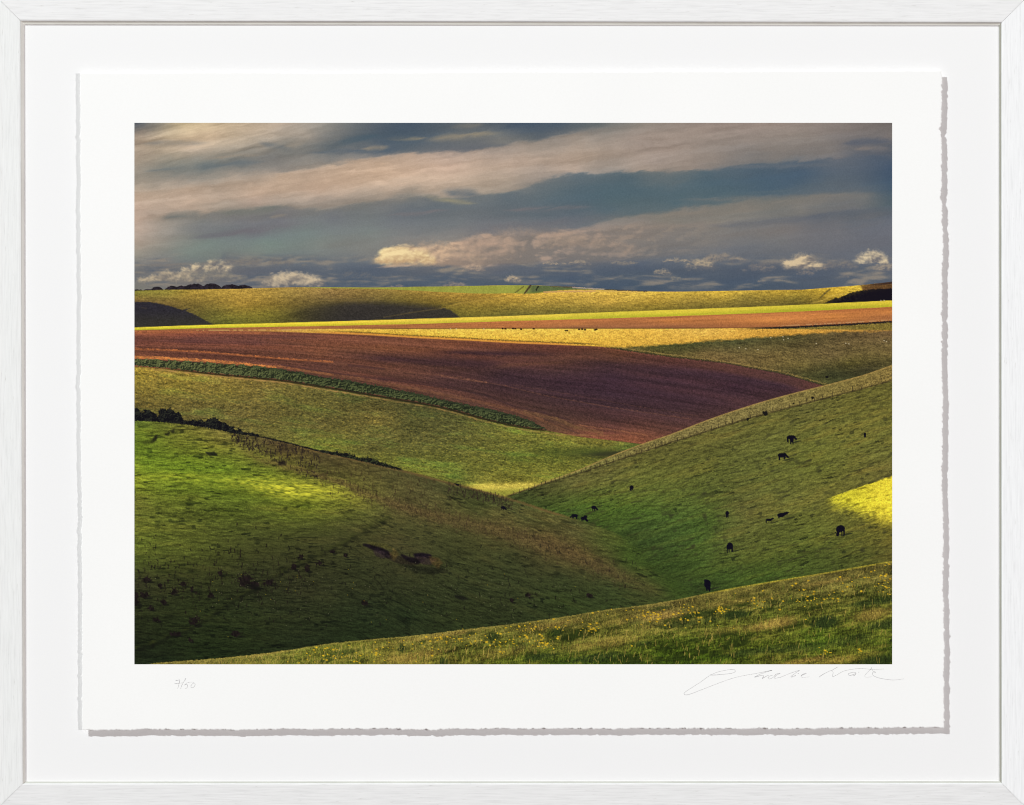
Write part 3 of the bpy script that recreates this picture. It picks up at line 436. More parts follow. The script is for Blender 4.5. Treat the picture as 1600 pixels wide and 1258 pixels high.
    # ------------------------------------------------------------ ploughed field
    c = desat(field(PLOUGH, X, Y, 1.8), .96) * col(1.02, .985, 1.02)
    bow = (X - 210) * .07 + np.maximum(X - 560, 0) ** 1.12 * .03          # furrows run down to the right
    pb = curve(X, [(205, 560), (500, 588), (700, 626), (857, 672), (1000, 694), (1280, 762), (1400, 800)])
    vv = (Y - pt) / np.maximum(pb - pt, 20) * 85
    fur = fbm(X / 170, vv / 2.8, 62, 3, .7) * 3; fur2 = fbm(X / 330, vv / 12, 66, 3) * 3
    clod = fbm(X / 4.0, (Y - X * .12) / 2.0, 69, 3, .8) * 3
    c = c * (1 + (fur * .13 + fur2 * .11 + clod * .105 + fine * .06)[..., None])
    c = mix(c, c * col(1.07, .985, .92), np.clip(fur2 * .6, 0, 1))
    for (x0, y0, x1, y1, w, r, g, b, a) in PSHADE:
        s = win(x0 - 20, min(y0, y1) - 30, x1 + 20, max(y0, y1) + 30)
        x, y = X[s], Y[s]
        t = ((x - x0) * (x1 - x0) + (y - y0) * (y1 - y0)) / ((x1 - x0) ** 2 + (y1 - y0) ** 2)
        m = np.exp(-((y - y0 - (y1 - y0) * t + fur2[s] * 2 + clod[s]) / w) ** 2) * smooth(-.05, .3, t) * smooth(1.05, .7, t) * a
        c[s] = mix(c[s], col(r, g, b) * (1 + (fur[s] * .09 + clod[s] * .12 + fine[s] * .05)[..., None]), np.clip(m, 0, 1))
    for p, w, cc, a in FURROWS:
        for q in range(len(p) - 1):
            x0, y0 = p[q]; x1, y1 = p[q + 1]
            s = win(min(x0, x1) - 6, min(y0, y1) - 6, max(x0, x1) + 6, max(y0, y1) + 6)
            dd = seg(X[s], Y[s] + clod[s] * .7, x0, y0, x1, y1)
            c[s] = mix(c[s], col(*cc) * (1 + clod[s] * .12)[..., None], smooth(w + .9, w - .6, dd) * a * np.clip(.75 + clod[s] * .4, 0, 1))
    img = mix(img, c, smooth(-.7, .7, Y - pt))
    # hedge line and grass verge along the top edge of the ploughed field
    m = smooth(1.7, .5, np.abs(Y - pt + 3.2 + fine * .5)) * smooth(505, 560, X) * smooth(960, 900, X)
    img = mix(img, col(84, 72, 36), m * .75)
    m = smooth(2.4, .8, np.abs(Y - pt + 1.2)) * smooth(470, 540, X) * smooth(930, 850, X)
    img = mix(img, col(206, 132, 62), m * .7)
    m = smooth(1.6, .2, np.abs(Y - pt + 3 + fine * .7)) * smooth(945, 965, X)
    img = mix(img, col(150, 126, 74), m * (.35 + .4 * vnoise(X / 3, Y / 3, 72)))
    m = smooth(1.8, .5, np.abs(Y - pt + .4 + fine * .6)) * smooth(930, 960, X)
    img = mix(img, col(52, 50, 34), m * (.4 + .5 * vnoise(X / 4, Y / 4, 73)))
    m = smooth(0, 1.5, Y - pt) * smooth(13, 7, (Y - pt) / (1 + (X - 950) / 500)) * smooth(1030, 1110, X)
    img = mix(img, col(98, 66, 54) * (1 + (clod * .10 + fine * .05)[..., None]), m * .5)

    # ------------------------------------------------------------ valley meadow
    mt = curve(X, MTOP); gt = curve(X, GTOP); gbm = curve(X, GBOT)
    c = desat(field(MEADOW, X, Y, 1.6), .91)
    a1 = grain(X, Y, 10, 7, 2.6, 74, 3, .9); a2 = grain(X, Y, -25, 8, 3, 77, 3, .9); a3 = grain(X, Y, 6, 55, 9, 80, 3)
    kk = vnoise(X / 60, Y / 40, 83)
    c = c * (1 + ((a1 * (1 - kk) + a2 * kk) * .17 + a3 * .10 + fine * .065 + tufts(X, Y, 8, 12, 4.5, 82, 3) * .12)[..., None])
    c = mix(c, c * col(.82, 1.02, .9), np.clip(a3 * .8 - .1, 0, 1) * .7)
    sp = vnoise((X + Y * .3) / 3.0, (Y - X * .1) / 1.7, 85)
    c = mix(c, c * col(1.42, 1.36, 1.18), smooth(.66, .92, sp) * .45)
    c = mix(c, c * col(.62, .68, .72), smooth(.30, .10, sp) * .45)
    img = mix(img, c, smooth(-.7, .7, Y - mt))
    # dark pool of shade at the foot of the fence, and the sunlit corner
    m = np.exp(-((X - 955) / 40) ** 2 - ((Y - 709 - (X - 955) * -.02) / 4.2) ** 2)
    img = mix(img, col(48, 40, 36), np.clip(m * 1.15, 0, .85))
    m = np.exp(-((X - 920) / 60) ** 2 - ((Y - 706) / 9) ** 2)
    img = mix(img, col(62, 78, 36), m * .55)
    # leafy crop strip
    n = fbm(X / 5.0, Y / 4.0, 84, 3, .8) + .5
    lr = relief(n, 2.6)
    leaf = mix(np.broadcast_to(col(38, 44, 31), X.shape + (3,)), col(82, 90, 54), smooth(.25, .75, n + lr * .6))
    leaf = mix(leaf, col(122, 126, 78), smooth(.3, .8, lr) * .5)
    leaf = leaf * mix(np.broadcast_to(col(1.10, 1.08, .98), X.shape + (3,)), col(.93, .95, .86), smooth(300, 560, X))
    leaf = mix(leaf, col(40, 48, 34), smooth(7, 0, Y - gt) * .55 * smooth(330, 480, X))
    wob = (n - .5) * 6.0
    m = smooth(-.8, .8, Y - gt + wob) * smooth(.8, -.8, Y - gbm + wob) * smooth(857, 850, X)
    img = mix(img, desat(leaf, .80), m)
    dk = smooth(2.6, .6, np.abs(Y - gbm - 1.2 - wob * .15)) * smooth(856, 845, X) * smooth(215, 330, X)
    img = mix(img, col(40, 34, 24), dk * .75)
    vg = np.abs(Y - gbm - 3.6 - smooth(330, 520, X) * .9 + wob * .35)
    img = mix(img, col(172, 132, 80), smooth(1.9, .3, vg) * (.15 + .75 * vnoise(X / 7, Y / 3, 87)) * smooth(1000, 900, X) * smooth(205, 260, X) * (1 - .35 * smooth(500, 700, X)))

    # ------------------------------------------------------------ right-hand hill
    rc = curve(X, RCREST); rf = curve(X, RFENCE)
    b1 = grain(X, Y, -15, 5.5, 2.1, 88, 2, .9); b2 = grain(X, Y, -17, 60, 9, 91, 3); b3 = grain(X, Y, -10, 22, 4.5, 94, 3)
    c = desat(field(RIGHT, X, Y, 1.3), .89) * col(.97, 1.0, .96)
    c[..., 1] = np.minimum(c[..., 1], c[..., 0] * 1.21 + 3) 
    c = c * 1.06
    tuft = np.clip(vnoise((X * .95 - Y * .28) / 10 + 3, (Y * .95 + X * .28) / 3.6, 97) - .72, 0, 1) * 3
    tuft = tuft * vnoise(X / 30, Y / 20, 98)
    c = c * (1 + (b1 * .11 + b2 * .06 + b3 * .05 + fine * .055 + np.clip(tufts(X, Y, -14, 17, 5.0, 95, 3, .75, 1.8), -1.4, .8) * .125)[..., None])
    tv = (Y + X * .24 + fbm(X / 80, Y / 60, 64, 3) * 40) / 12.0
    c = c * (1 - .14 * np.exp(-((tv - np.round(tv)) / .10) ** 2) * smooth(.5, .8, vnoise(X / 50, Y / 18, 65)))[..., None]
    fl = smooth(.74, .88, vnoise((X * .97 - Y * .25) / 8.5 + 9, (Y * .97 + X * .25) / 1.9, 96)) * smooth(.35, .8, vnoise(X / 38, Y / 24, 99))
    c = mix(c, c * col(.52, .54, .62), fl * .8)
    c = mix(c, col(50, 50, 34), np.clip(tuft, 0, .7))
    c = mix(c, c * col(1.14, .98, .90), np.clip(b2 * .8, 0, 1) * .4)
    # the patch of sun
    d1 = Y - (779.5 - (X - 1290) * .348) + b1 * .5; d2 = 784 + (X - 1300) * .33 - Y
    lit = smooth(-1.2, 1.4, d1) * smooth(-19, 15, d2 + b1 * 3 + b2 * 3) * smooth(1286, 1304, X)
    pc = mix(np.broadcast_to(col(214, 202, 56), X.shape + (3,)), col(234, 210, 62), smooth(1320, 1394, X)) * (1 + (b1 * .10 + b2 * .06 + b3 * .05 + fine * .06)[..., None])
    pc = mix(pc, col(120, 110, 30), np.clip(tuft * 1.6, 0, .85))
    c = mix(c, pc, lit)
    # rough strip between crest and fence
    rough = field([(800, 770, 128, 122, 52), (900, 738, 112, 108, 52), (1000, 700, 118, 106, 54), (1100, 664, 122, 108, 58), (1200, 636, 122, 108, 56), (1300, 610, 124, 108, 52), (1394, 582, 130, 108, 52)], X, Y)
    rough = desat(rough, .84) * (1 + (b1 * .17 + fine * .10)[..., None])
    rough = mix(rough, col(176, 144, 82), smooth(3.2, 0, Y - rc) * (.45 + .5 * vnoise(X / 3, Y / 3, 99)))
    c = mix(rough, c, smooth(-.8, 1.2, Y - rf + fine * .5))
    c = mix(c, col(48, 42, 28), smooth(2.0, .4, np.abs(Y - rf + .4 + b1 * .8)) * (.35 + .45 * vnoise(X / 6, Y / 5, 100)))
    left = smooth(-.8, .8, Y - rc)
    img = mix(img, c, left * smooth(786, 800, X + (Y - 770) * .0))
    # lit corner of the meadow beside the fence foot
    q = Y + (X - 780) * .035 + a1 * 1.6
    m = smooth(716, 750, X) * smooth(852, 825, X) * smooth(751, 759.5, q) * smooth(1.2, -1, Y - rc)
    img = mix(img, mix(np.broadcast_to(col(212, 190, 84), X.shape + (3,)), col(146, 142, 60), smooth(760, 770, q)) * (1 + (a1 * .12 + fine * .05)[..., None]), m * .92)
    # fence posts
    x = 802.0
    while x < 1394:
        y = float(curve(np.array([x]), RFENCE)[0]); hgt = 3.2 + (x - 800) / 594 * 3.2 + rnd.rand() * 1.8
        s = win(x - 4, y - 14, x + 4, y + 5)
        img[s] = mix(img[s], col(52, 44, 32), smooth(1.15, .35, seg(X[s], Y[s], x, y, x + rnd.randn() * .5, y - hgt)) * (.35 + .4 * rnd.rand()))
        x += 5.0 + (x - 800) / 594 * 8 + rnd.rand() * 5
    for bx, by, br in BUSHES_R:
        s = win(bx - br * 2, by - br * 2, bx + br * 2, by + br * 2)
        img[s] = mix(img[s], col(28, 26, 24), smooth(1.15, .75, np.hypot((X[s] - bx) / br, (Y[s] - by) / br * 1.15) + (vnoise(X[s] / 2, Y[s] / 2, 101) - .5) * .7))
    for p in TRACKS_R:
        for q in range(len(p) - 1):
            s = win(min(p[q][0], p[q + 1][0]) - 6, min(p[q][1], p[q + 1][1]) - 6, max(p[q][0], p[q + 1][0]) + 6, max(p[q][1], p[q + 1][1]) + 6)
            dd = seg(X[s], Y[s] + b1[s] * 1.5, *p[q], *p[q + 1])
            img[s] = mix(img[s], col(58, 54, 32), smooth(1.8, .3, dd) * .5 * vnoise(X[s] / 9, Y[s] / 9, 102))

    # ------------------------------------------------------------ left-hand hill
    nt = curve(X, NTOP)
    nright = curve(Y, [(760, 760), (780, 800), (796, 850), (812, 900), (830, 958), (850, 985), (880, 1010), (905, 1050), (925, 1080), (950, 1100)])
    ang_mix = smooth(480, 760, X)
    h1 = grain(X, Y, 4, 14, 3.2, 104, 3, .9); h1b = grain(X, Y, 14, 10, 3.2, 107, 3, .9)
    hh = h1 * (1 - ang_mix) + h1b * ang_mix
    h2 = grain(X, Y, 2, 75, 12, 110, 3) * (1 - ang_mix) + grain(X, Y, 20, 60, 12, 113, 3) * ang_mix
    h3 = grain(X, Y, 8, 8, 2.8, 116, 2)
    c = desat(field(LEFT, X, Y + h2 * 5, 1.4), .92) * col(1.03, 1.06, 1.0)
    lum = 1 + hh * .115 + h2 * .10 + h3 * .075 + fine * .06 + np.clip(tufts(X, Y, 3, 20, 5.0, 117, 3, .75, 1.8) * (1 - ang_mix) + tufts(X, Y, 15, 15, 5.0, 118, 3, .75, 1.8) * ang_mix, -1.5, .9) * .15
    c = c * np.clip(lum, .45, 1.7)[..., None]
    lo = smooth(70, 40, c.mean(-1)); c = c * (1 + .13 * lo)[..., None]
    # narrow paths trodden across the slope by the cattle
    tv = (Y - X * .16 * ang_mix + fbm(X / 70, Y / 50, 60, 3) * 34) / 11.0
    pth = np.exp(-((tv - np.round(tv)) / .11) ** 2) * smooth(.45, .75, vnoise(X / 45, Y / 16, 61))
    c = c * (1 - .17 * pth)[..., None]
    tf = np.clip(vnoise(X / 13 + 5, (Y - X * .12 * ang_mix) / 4.2, 119) - .70, 0, 1) * 3.2 * vnoise(X / 40, Y / 22, 120)
    c = mix(c, c * col(.55, .58, .62), np.clip(tf, 0, .85))
    c = mix(c, c * col(1.12, .98, .94), np.clip(h2 * .8, 0, 1) * .4)
    fl = (smooth(.74, .9, vnoise(X / 9.5 + 3, Y / 2.3, 103)) * (1 - ang_mix) + smooth(.74, .9, vnoise((X + Y * .22) / 9 + 3, (Y - X * .22) / 2.4, 105)) * ang_mix) * smooth(.3, .75, vnoise(X / 42, Y / 22, 106))
    c = mix(c, c * col(.5, .53, .60), fl * .8)
    # band of sun across the crown of the hill
    by = curve(X, [(210, 744), (280, 748), (340, 753), (400, 758), (450, 766), (500, 768), (560, 776), (620, 790)])
    wid = 8 + 5 * smooth(210, 440, X)
    e = np.exp(-((Y - by + hh * 3) / wid) ** 2) * curve(X, [(210, .20), (280, .24), (340, .30), (400, .58), (445, 1.0), (500, .72), (540, .32), (580, .06), (620, 0)])
    e = e * np.clip(.66 + h1 * .55 + h3 * .3, .05, 1.5)
    c = mix(c, col(206, 200, 62) * (1 + (h3 * .08)[..., None]), np.clip(e, 0, .95))
    # bare earth strip running down the flank
    tr = curve(X, [(360, 686), (400, 716), (440, 727), (480, 737), (540, 757), (600, 783), (650, 798), (700, 812), (760, 824), (800, 834), (850, 850), (900, 868), (950, 892), (1000, 912), (1050, 930)])
    wd = 5 + 9 * smooth(520, 800, X)
    m = np.exp(-((Y - tr + h1b * 4) / wd) ** 2) * smooth(360, 420, X) * smooth(1060, 960, X)
    c = mix(c, col(96, 77, 50) * (1 + (h3 * .14 + fine * .10)[..., None]), np.clip(m * .50, 0, 1))
    nmask = smooth(-.8, .8, Y - nt) * smooth(14, -14, X - nright + hh * 10)
    nmask = np.where(Y < 805, smooth(-.8, .8, Y - nt) * (X < 925), nmask)
    img = mix(img, c, nmask)
    edge = smooth(3.4, .5, np.abs(Y - nt - .8 + fine * .5)) * smooth(430, 520, X) * smooth(930, 860, X)
    img = mix(img, col(112, 88, 54), edge * .6)
    # hedge and trees along its crest
    hk = curve(X, [(205, 1), (360, .9), (400, .6), (410, .3), (480, .2), (505, .25), (520, .5), (600, .5), (640, .1)])
    ht = curve(X, HEDGE); hn = (fbm(X / 8, Y / 8, 121, 4, .75) * 15) * hk
    m = smooth(-1, 1, Y - ht - hn) * smooth(1.5, -.5, Y - nt - .6 + fine * .4) * smooth(634, 622, X)
    hb = fbm(X / 6, Y / 5, 123, 4, .75) + .5
    hc = mix(np.broadcast_to(col(19, 18, 24), X.shape + (3,)), col(50, 52, 42), smooth(.42, .85, hb + relief(hb, 1.6)) * .8)
    hc = mix(hc, hc * col(1.25, 1.35, 1.0), smooth(480, 540, X) * .8)
    img = mix(img, hc, m)
    # dead stalks and seed heads
    def stalk(n, xr, yf, hr, c, a):
        for _ in range(n):
            x = xr[0] + rnd.rand() * (xr[1] - xr[0]); y = yf(x, rnd); hg = hr[0] + rnd.rand() * (hr[1] - hr[0])
            s = win(x - 5, y - hg - 4, x + 5, y + 4)
            if img[s].size == 0: continue
            dd = seg(X[s], Y[s], x, y, x + rnd.randn() * .8, y - hg)
            img[s] = mix(img[s], col(*c) * (.8 + .4 * rnd.rand()), smooth(1.5, .2, dd + (vnoise(X[s] / 1.5, Y[s] / 1.5, 124) - .5)) * a * (.3 + .7 * rnd.rand()))
    NT = lambda x: float(curve(np.array([x]), NTOP)[0])
    TR = lambda x: float(curve(np.array([x]), [(360, 690), (400, 716), (480, 737), (600, 783), (700, 812), (800, 834), (900, 868), (1000, 912)])[0])
    stalk(330, (362, 500), lambda x, r: NT(x) + 5 + r.rand() ** 1.3 * (14 + (x - 362) * .22), (.5, 4.5), (42, 34, 32), .8)
    stalk(120, (500, 720), lambda x, r: NT(x) + 4 + r.rand() * 60, (2, 6), (56, 46, 30), .6)
    stalk(150, (700, 800), lambda x, r: NT(x) + 2 + r.rand() * 16, (1.5, 6), (50, 42, 34), .7)
    stalk(500, (500, 980), lambda x, r: TR(x) + r.randn() * 10, (1, 4), (62, 50, 36), .5)
    stalk(330, (215, 1000), lambda x, r: 850 + r.rand() * 130, (1, 5), (26, 25, 20), .7)
    stalk(260, (215, 480), lambda x, r: 905 + r.randn() * 30, (1, 5), (30, 24, 22), .75)
    # scrapes of bare chalk and the shadows in them
    for pp, cc, a in SCRAPES:
        x0 = min(p[0] for p in pp); x1 = max(p[0] for p in pp); y0 = min(p[1] for p in pp); y1 = max(p[1] for p in pp)
        s = win(x0 - 5, y0 - 5, x1 + 5, y1 + 5)
        d = poly_dist(X[s] + h3[s], Y[s] + h3[s] * .8, pp)
        img[s] = mix(img[s], col(*cc) * (1 + h3[s] * .2 + fine[s] * .1)[..., None], smooth(-3.4, .4, d) * a)
    # low bank running up from the bottom left
    p = [(210, 1012), (240, 1003), (262, 993), (290, 983), (318, 968), (345, 949), (365, 936), (400, 915), (440, 893), (490, 868), (540, 846), (552, 836), (580, 820), (610, 806)]
    for q in range(len(p) - 1):
        s = win(p[q][0] - 12, p[q + 1][1] - 12, p[q + 1][0] + 12, p[q][1] + 14)
        dd = seg(X[s], Y[s] + h3[s] * 2, *p[q], *p[q + 1]); below = seg(X[s], Y[s] + h3[s] * 2 - 5, *p[q], *p[q + 1])
        img[s] = mix(img[s], col(58, 62, 30), smooth(4, .5, dd) * .55 * vnoise(X[s] / 14, Y[s] / 10, 127))
        img[s] = mix(img[s], col(22, 24, 17), smooth(5, 1, below) * (.7 if p[q][0] < 420 else .38) * vnoise(X[s] / 10, Y[s] / 8, 128))
    # bushes in the shade
    for bx, by, bw, bh in BUSHES_L:
        s = win(bx - bw * 2, by - bh * 2, bx + bw * 2, by + bh * 2)
        rr = np.hypot((X[s] - bx) / bw, (Y[s] - by) / bh) + (vnoise(X[s] / 2.2, Y[s] / 2.2, 125) - .5) * .9
        img[s] = mix(img[s], col(28, 21, 22) * (.7 + .7 * vnoise(X[s] / 1.8, Y[s] / 3.2, 126))[..., None], smooth(1.15, .6, rr) * .9)
        rr = np.hypot((X[s] - bx - bw * .8) / bw, (Y[s] - by - bh * .9) / (bh * .4))
        img[s] = mix(img[s], col(20, 20, 18), smooth(1.2, .5, rr) * .6)
    # pale specks and small flowers in the shade
    for _ in range(150):
        x, y = rnd.choice([430, 400, 760, 820, 600]) + rnd.randn() * 60, 925 + rnd.randn() * 28
        s = win(x - 2, y - 2, x + 2, y + 2)
        if img[s].size: img[s] = mix(img[s], col(112, 108, 84) if rnd.rand() < .75 else col(150, 130, 40), smooth(1.1, .2, np.hypot(X[s] - x, Y[s] - y)) * .55)

    # ------------------------------------------------------------ cattle
    for (x, y, L, kind, flip) in COWS:
        s = win(x - L, y - L, x + L, y + L * .9)
        k = L / 16.0; u = (X[s] - x) / k * flip; v = (Y[s] - y) / k
        f = np.full(u.shape, 9.0)
        for typ, a in COWSHAPES[kind]:
            if typ == 'e': d = (np.hypot((u - a[0]) / a[2], (v - a[1]) / a[3]) - 1) * min(a[2], a[3])
            else: d = seg(u, v, *a[:4]) - a[4]
            f = np.minimum(f, d)
        # shadow along the slope
        sh = (np.hypot((u * flip - 9) / 7.5, (v - 5.0 + (u * flip - 9) * .22) / 1.1) - 1)
        if L > 12: img[s] = mix(img[s], col(40, 44, 30), smooth(.6, -.3, sh) * .75)
        img[s] = mix(img[s], col(17, 14, 28) + (fine[s] * 1.5)[..., None], smooth(.55, -.45, f * k))
    for x, y in FARCOWS:
        s = win(x - 5, y - 5, x + 5, y + 5)
        img[s] = mix(img[s], col(30, 20, 22), smooth(1.95, .8, np.hypot((X[s] - x) / 1.3, (Y[s] - y) * 1.1)) * .97)

    # ------------------------------------------------------------ foreground bank
    fc = curve(X, FCREST)
    f1 = grain(X, Y, -82, 9, 1.7, 128, 3, .8); f2 = grain(X, Y, -8, 45, 8, 131, 3); f3 = grain(X, Y, -9, 90, 17, 134, 2)
    f4 = grain(X, Y, -12, 20, 6, 136, 3)
    dep = Y - fc
    c = desat(field(FORE, X, Y, 1.5), .98) * col(.86, .91, .86)
    c = c * np.clip(1 + f1 * .17 * smooth(0, 50, dep) + f1 * .09 + f2 * .12 + f4 * .20 + f3 * .08 + fine * .11 + np.clip(tufts(X, Y, -10, 24, 8, 137, 4, .7, 2.4), -1.6, 1) * .22 * smooth(0, 30, dep), .28, 1.9)[..., None]
    straw = np.clip(f2 * .9 + f4 * .5, 0, 1) * smooth(0, 14, dep)
    c = mix(c, col(176, 146, 74) * (1 + f1 * .16 + fine * .08)[..., None], straw * .26)
    dark = np.clip(-f3 * .9 - f4 * .7 - .25, 0, 1) * smooth(8, 30, dep)
    c = mix(c, col(44, 54, 20) * (1 + f1 * .18)[..., None], np.clip(dark, 0, .85))
    for (bx, by, bw, bh, a) in DARKS:
        s = win(bx - bw * 2, by - bh * 2.2 - bw * .45, bx + bw * 2, by + bh * 2.2 + bw * .45)
        rr = np.hypot((X[s] - bx) / bw, (Y[s] - by + (X[s] - bx) * .14) / bh) + f1[s] * .18 + f4[s] * .15
        c[s] = mix(c[s], col(44, 56, 27) * (1 + f1[s] * .25 + fine[s] * .1)[..., None], smooth(1.25, .45, rr) * a)
    for (bx, by, bw, bh, a) in STRAWS:
        s = win(bx - bw * 2, by - bh * 2.2 - bw * .45, bx + bw * 2, by + bh * 2.2 + bw * .45)
        rr = np.hypot((X[s] - bx) / bw, (Y[s] - by + (X[s] - bx) * .16) / bh) + f1[s] * .22 + f4[s] * .15
        c[s] = mix(c[s], col(172, 138, 72) * (1 + f1[s] * .24 + fine[s] * .1)[..., None], smooth(1.25, .3, rr) * a * .8)
    edgec = mix(np.broadcast_to(col(146, 132, 66), X.shape + (3,)), col(190, 172, 58), smooth(1080, 1130, X)) * (1 + (fine * .09)[..., None])
    c = mix(c, edgec, smooth(4.0, -.5, dep) * (.45 + .5 * vnoise(X / 5, Y / 3, 139)))
    img = mix(img, c, smooth(-.9, .9, dep + fbm(X / 4, Y / 4, 140, 3, .8) * 2.4 * smooth(1150, 950, X)))
    # grass blades and ragwort
    for _ in range(1500):
        x = 300 + rnd.rand() * 1094; y0 = float(curve(np.array([x]), FCREST)[0]); y = y0 + 6 + rnd.rand() * (1044 - y0)
        hg = 3 + rnd.rand() * 7 * min(1, (y - y0) / 60 + .25)
        s = win(x - 5, y - hg - 3, x + 5, y + 2)
        if img[s].size == 0: continue
        cc = [(182, 156, 82), (148, 132, 62), (58, 72, 28), (112, 122, 46)][rnd.randint(4)]
        img[s] = mix(img[s], col(*cc), smooth(.9, .1, seg(X[s], Y[s], x, y, x + rnd.randn() * 1.8 + .6, y - hg)) * .55)
    for _ in range(430):
        if rnd.rand() < .86:
            cx, cy, sx, sy, _w = FLOWERS[rnd.choice(len(FLOWERS), p=np.array([f[4] for f in FLOWERS]) / sum(f[4] for f in FLOWERS))]
            x, y = cx + rnd.randn() * sx, cy + rnd.randn() * sy
        else:
            x = 300 + rnd.rand() * 1094; y = float(curve(np.array([x]), FCREST)[0]) + 4 + rnd.rand() ** 1.6 * 60
        if not (212 < x < 1392 and y < 1036) or y < float(curve(np.array([x]), FCREST)[0]) - 1: continue
        big = rnd.rand() < .3
        s = win(x - 5, y - 5, x + 5, y + 5)
        rr = np.hypot((X[s] - x) / 1.5, Y[s] - y)
        img[s] = mix(img[s], col(222, 178, 44) * (.85 + .25 * rnd.rand()), smooth(2.0 if big else 1.05, .3, rr + (vnoise(X[s], Y[s], 141) - .5) * .9) * .85)
    b = img                                                   # sharpening, as for printing
    for ax in (0, 1): b = (np.roll(b, 1, ax) + np.roll(b, -1, ax)) * .25 + b * .5
    e = np.zeros(X.shape, np.float32); e[2:-2, 2:-2] = 1
    img = img + np.clip((img - b) * .6, -22, 22) * e[..., None]
    l = img / 255.0                                           # print contrast
    img = 255 * (l + .10 * (l - .36) * np.clip(1 - np.abs(l - .36) / .64, 0, 1))
    return np.clip(img, 4, 250)

# ================================================================ helpers
def at(px, py, h=0.0):
    """layout position at height h (metres) above the mount board, as seen square on"""
    k = (DIST - h) / DIST
    return ((px - CX) * U * k, -h, (CY - py) * U * k)
def link(name, me, mat=None, parent=None):
    o = bpy.data.objects.new(name, me); sc.collection.objects.link(o)
    if mat: me.materials.append(mat)
    if parent: o.parent = parent
    return o
def empty(name, loc=(0, 0, 0)):
    o = bpy.data.objects.new(name, None); sc.collection.objects.link(o); o.location = loc; o.empty_display_size = .05
    return o
def mesh(name, vs, fs):
    me = bpy.data.meshes.new(name); me.from_pydata(vs, [], fs); me.update(); return me
def prism(outline, h0, h1, name):
    """a closed slab from an outline in layout units, between two heights"""
    n = len(outline)
    vs = [at(x, y, h0) for x, y in outline] + [at(x, y, h1) for x, y in outline]
    fs = [tuple(range(n, 2 * n))[::-1], tuple(range(n))] + [(k, (k + 1) % n, n + (k + 1) % n, n + k) for k in range(n)]
    me = mesh(name, vs, fs)
    bm = bmesh.new(); bm.from_mesh(me); bmesh.ops.recalc_face_normals(bm, faces=bm.faces); bm.to_mesh(me); bm.free()
    return me
def material(name, rough=.6, spec=.25):
    m = bpy.data.materials.new(name); m.use_nodes = True
    nt = m.node_tree; b = nt.nodes['Principled BSDF']
    b.inputs['Roughness'].default_value = rough; b.inputs['Specular IOR Level'].default_value = spec
    return m, nt, b
def node(nt, t, **kw):
    n = nt.nodes.new(t)
    for k, v in kw.items(): setattr(n, k, v)
    return n
def lin(c):
    c = np.asarray(c, float) / 255.0
    return np.where(c <= .04045, c / 12.92, ((c + .055) / 1.055) ** 2.4)
def dye(c):
    return tuple(lin(c) / GAIN) + (1,)
def noise(nt, scale, stretch, detail=4, rough=.55, loc=(0, 0, 0)):
    tc = node(nt, 'ShaderNodeTexCoord'); mp = node(nt, 'ShaderNodeMapping'); nz = node(nt, 'ShaderNodeTexNoise')
    mp.inputs['Scale'].default_value = stretch; mp.inputs['Location'].default_value = loc
    nz.inputs['Scale'].default_value = scale; nz.inputs['Detail'].default_value = detail; nz.inputs['Roughness'].default_value = rough
    nt.links.new(tc.outputs['Object'], mp.inputs['Vector']); nt.links.new(mp.outputs['Vector'], nz.inputs['Vector'])
    return nz
def ramp(nt, src, stops):
    r = node(nt, 'ShaderNodeValToRGB'); e = r.color_ramp.elements
    while len(e) < len(stops): e.new(.5)
    for el, (p, c) in zip(e, stops): el.position = p; el.color = c
    nt.links.new(src, r.inputs['Fac']); return r
def bump(nt, src, b, strength, dist):
    n = node(nt, 'ShaderNodeBump'); n.inputs['Strength'].default_value = strength; n.inputs['Distance'].default_value = dist
    nt.links.new(src, n.inputs['Height']); nt.links.new(n.outputs['Normal'], b.inputs['Normal'])

def wood(name, tone, along, seed):
    """white-washed open-grain wood, grain along x ('x') or z ('z')"""
    m, nt, b = material(name, .55, .25)
    s = (1, 1, 20) if along == 'x' else (20, 1, 1)
    a = noise(nt, 40, s, 5, .6, (seed, 0, seed * 1.7))
    s2 = (1, 1, 9) if along == 'x' else (9, 1, 1)
    pores = noise(nt, 110, s2, 3, .6, (seed * 2.3, 0, seed))
    t = np.array(tone, float)
    c1 = ramp(nt, a.outputs['Fac'], [(.30, dye(t - 11)), (.47, dye(t - 2)), (.62, dye(t + 2)), (.8, dye(t + 4))])
    c2 = ramp(nt, pores.outputs['Fac'], [(.20, (.62, .60, .57, 1)), (.31, (.93, .93, .92, 1)), (.38, (1, 1, 1, 1))])
    mx = node(nt, 'ShaderNodeMix', data_type='RGBA', blend_type='MULTIPLY'); mx.inputs[0].default_value = .75
    nt.links.new(c1.outputs['Color'], mx.inputs[6]); nt.links.new(c2.outputs['Color'], mx.inputs[7])
    nt.links.new(mx.outputs[2], b.inputs['Base Color'])
    bump(nt, a.outputs['Fac'], b, .25, .0006)
    return m

# ================================================================ wall and frame
m_wall, nt, b = material('wall_paint', .8, .1)
w = noise(nt, 60, (1, 1, 1), 5)
c = ramp(nt, w.outputs['Fac'], [(.3, dye((222, 221, 218))), (.7, dye((228, 227, 224)))])
nt.links.new(c.outputs['Color'], b.inputs['Base Color']); bump(nt, w.outputs['Fac'], b, .2, .001)
WALL_Y = .022
wall = link('wall', mesh('wall', [(-2.2, WALL_Y, -1.6), (2.2, WALL_Y, -1.6), (2.2, WALL_Y, 1.6), (-2.2, WALL_Y, 1.6)], [(0, 1, 2, 3)]), m_wall)
wall['kind'] = 'structure'; wall['label'] = 'plain off white painted wall behind the frame'

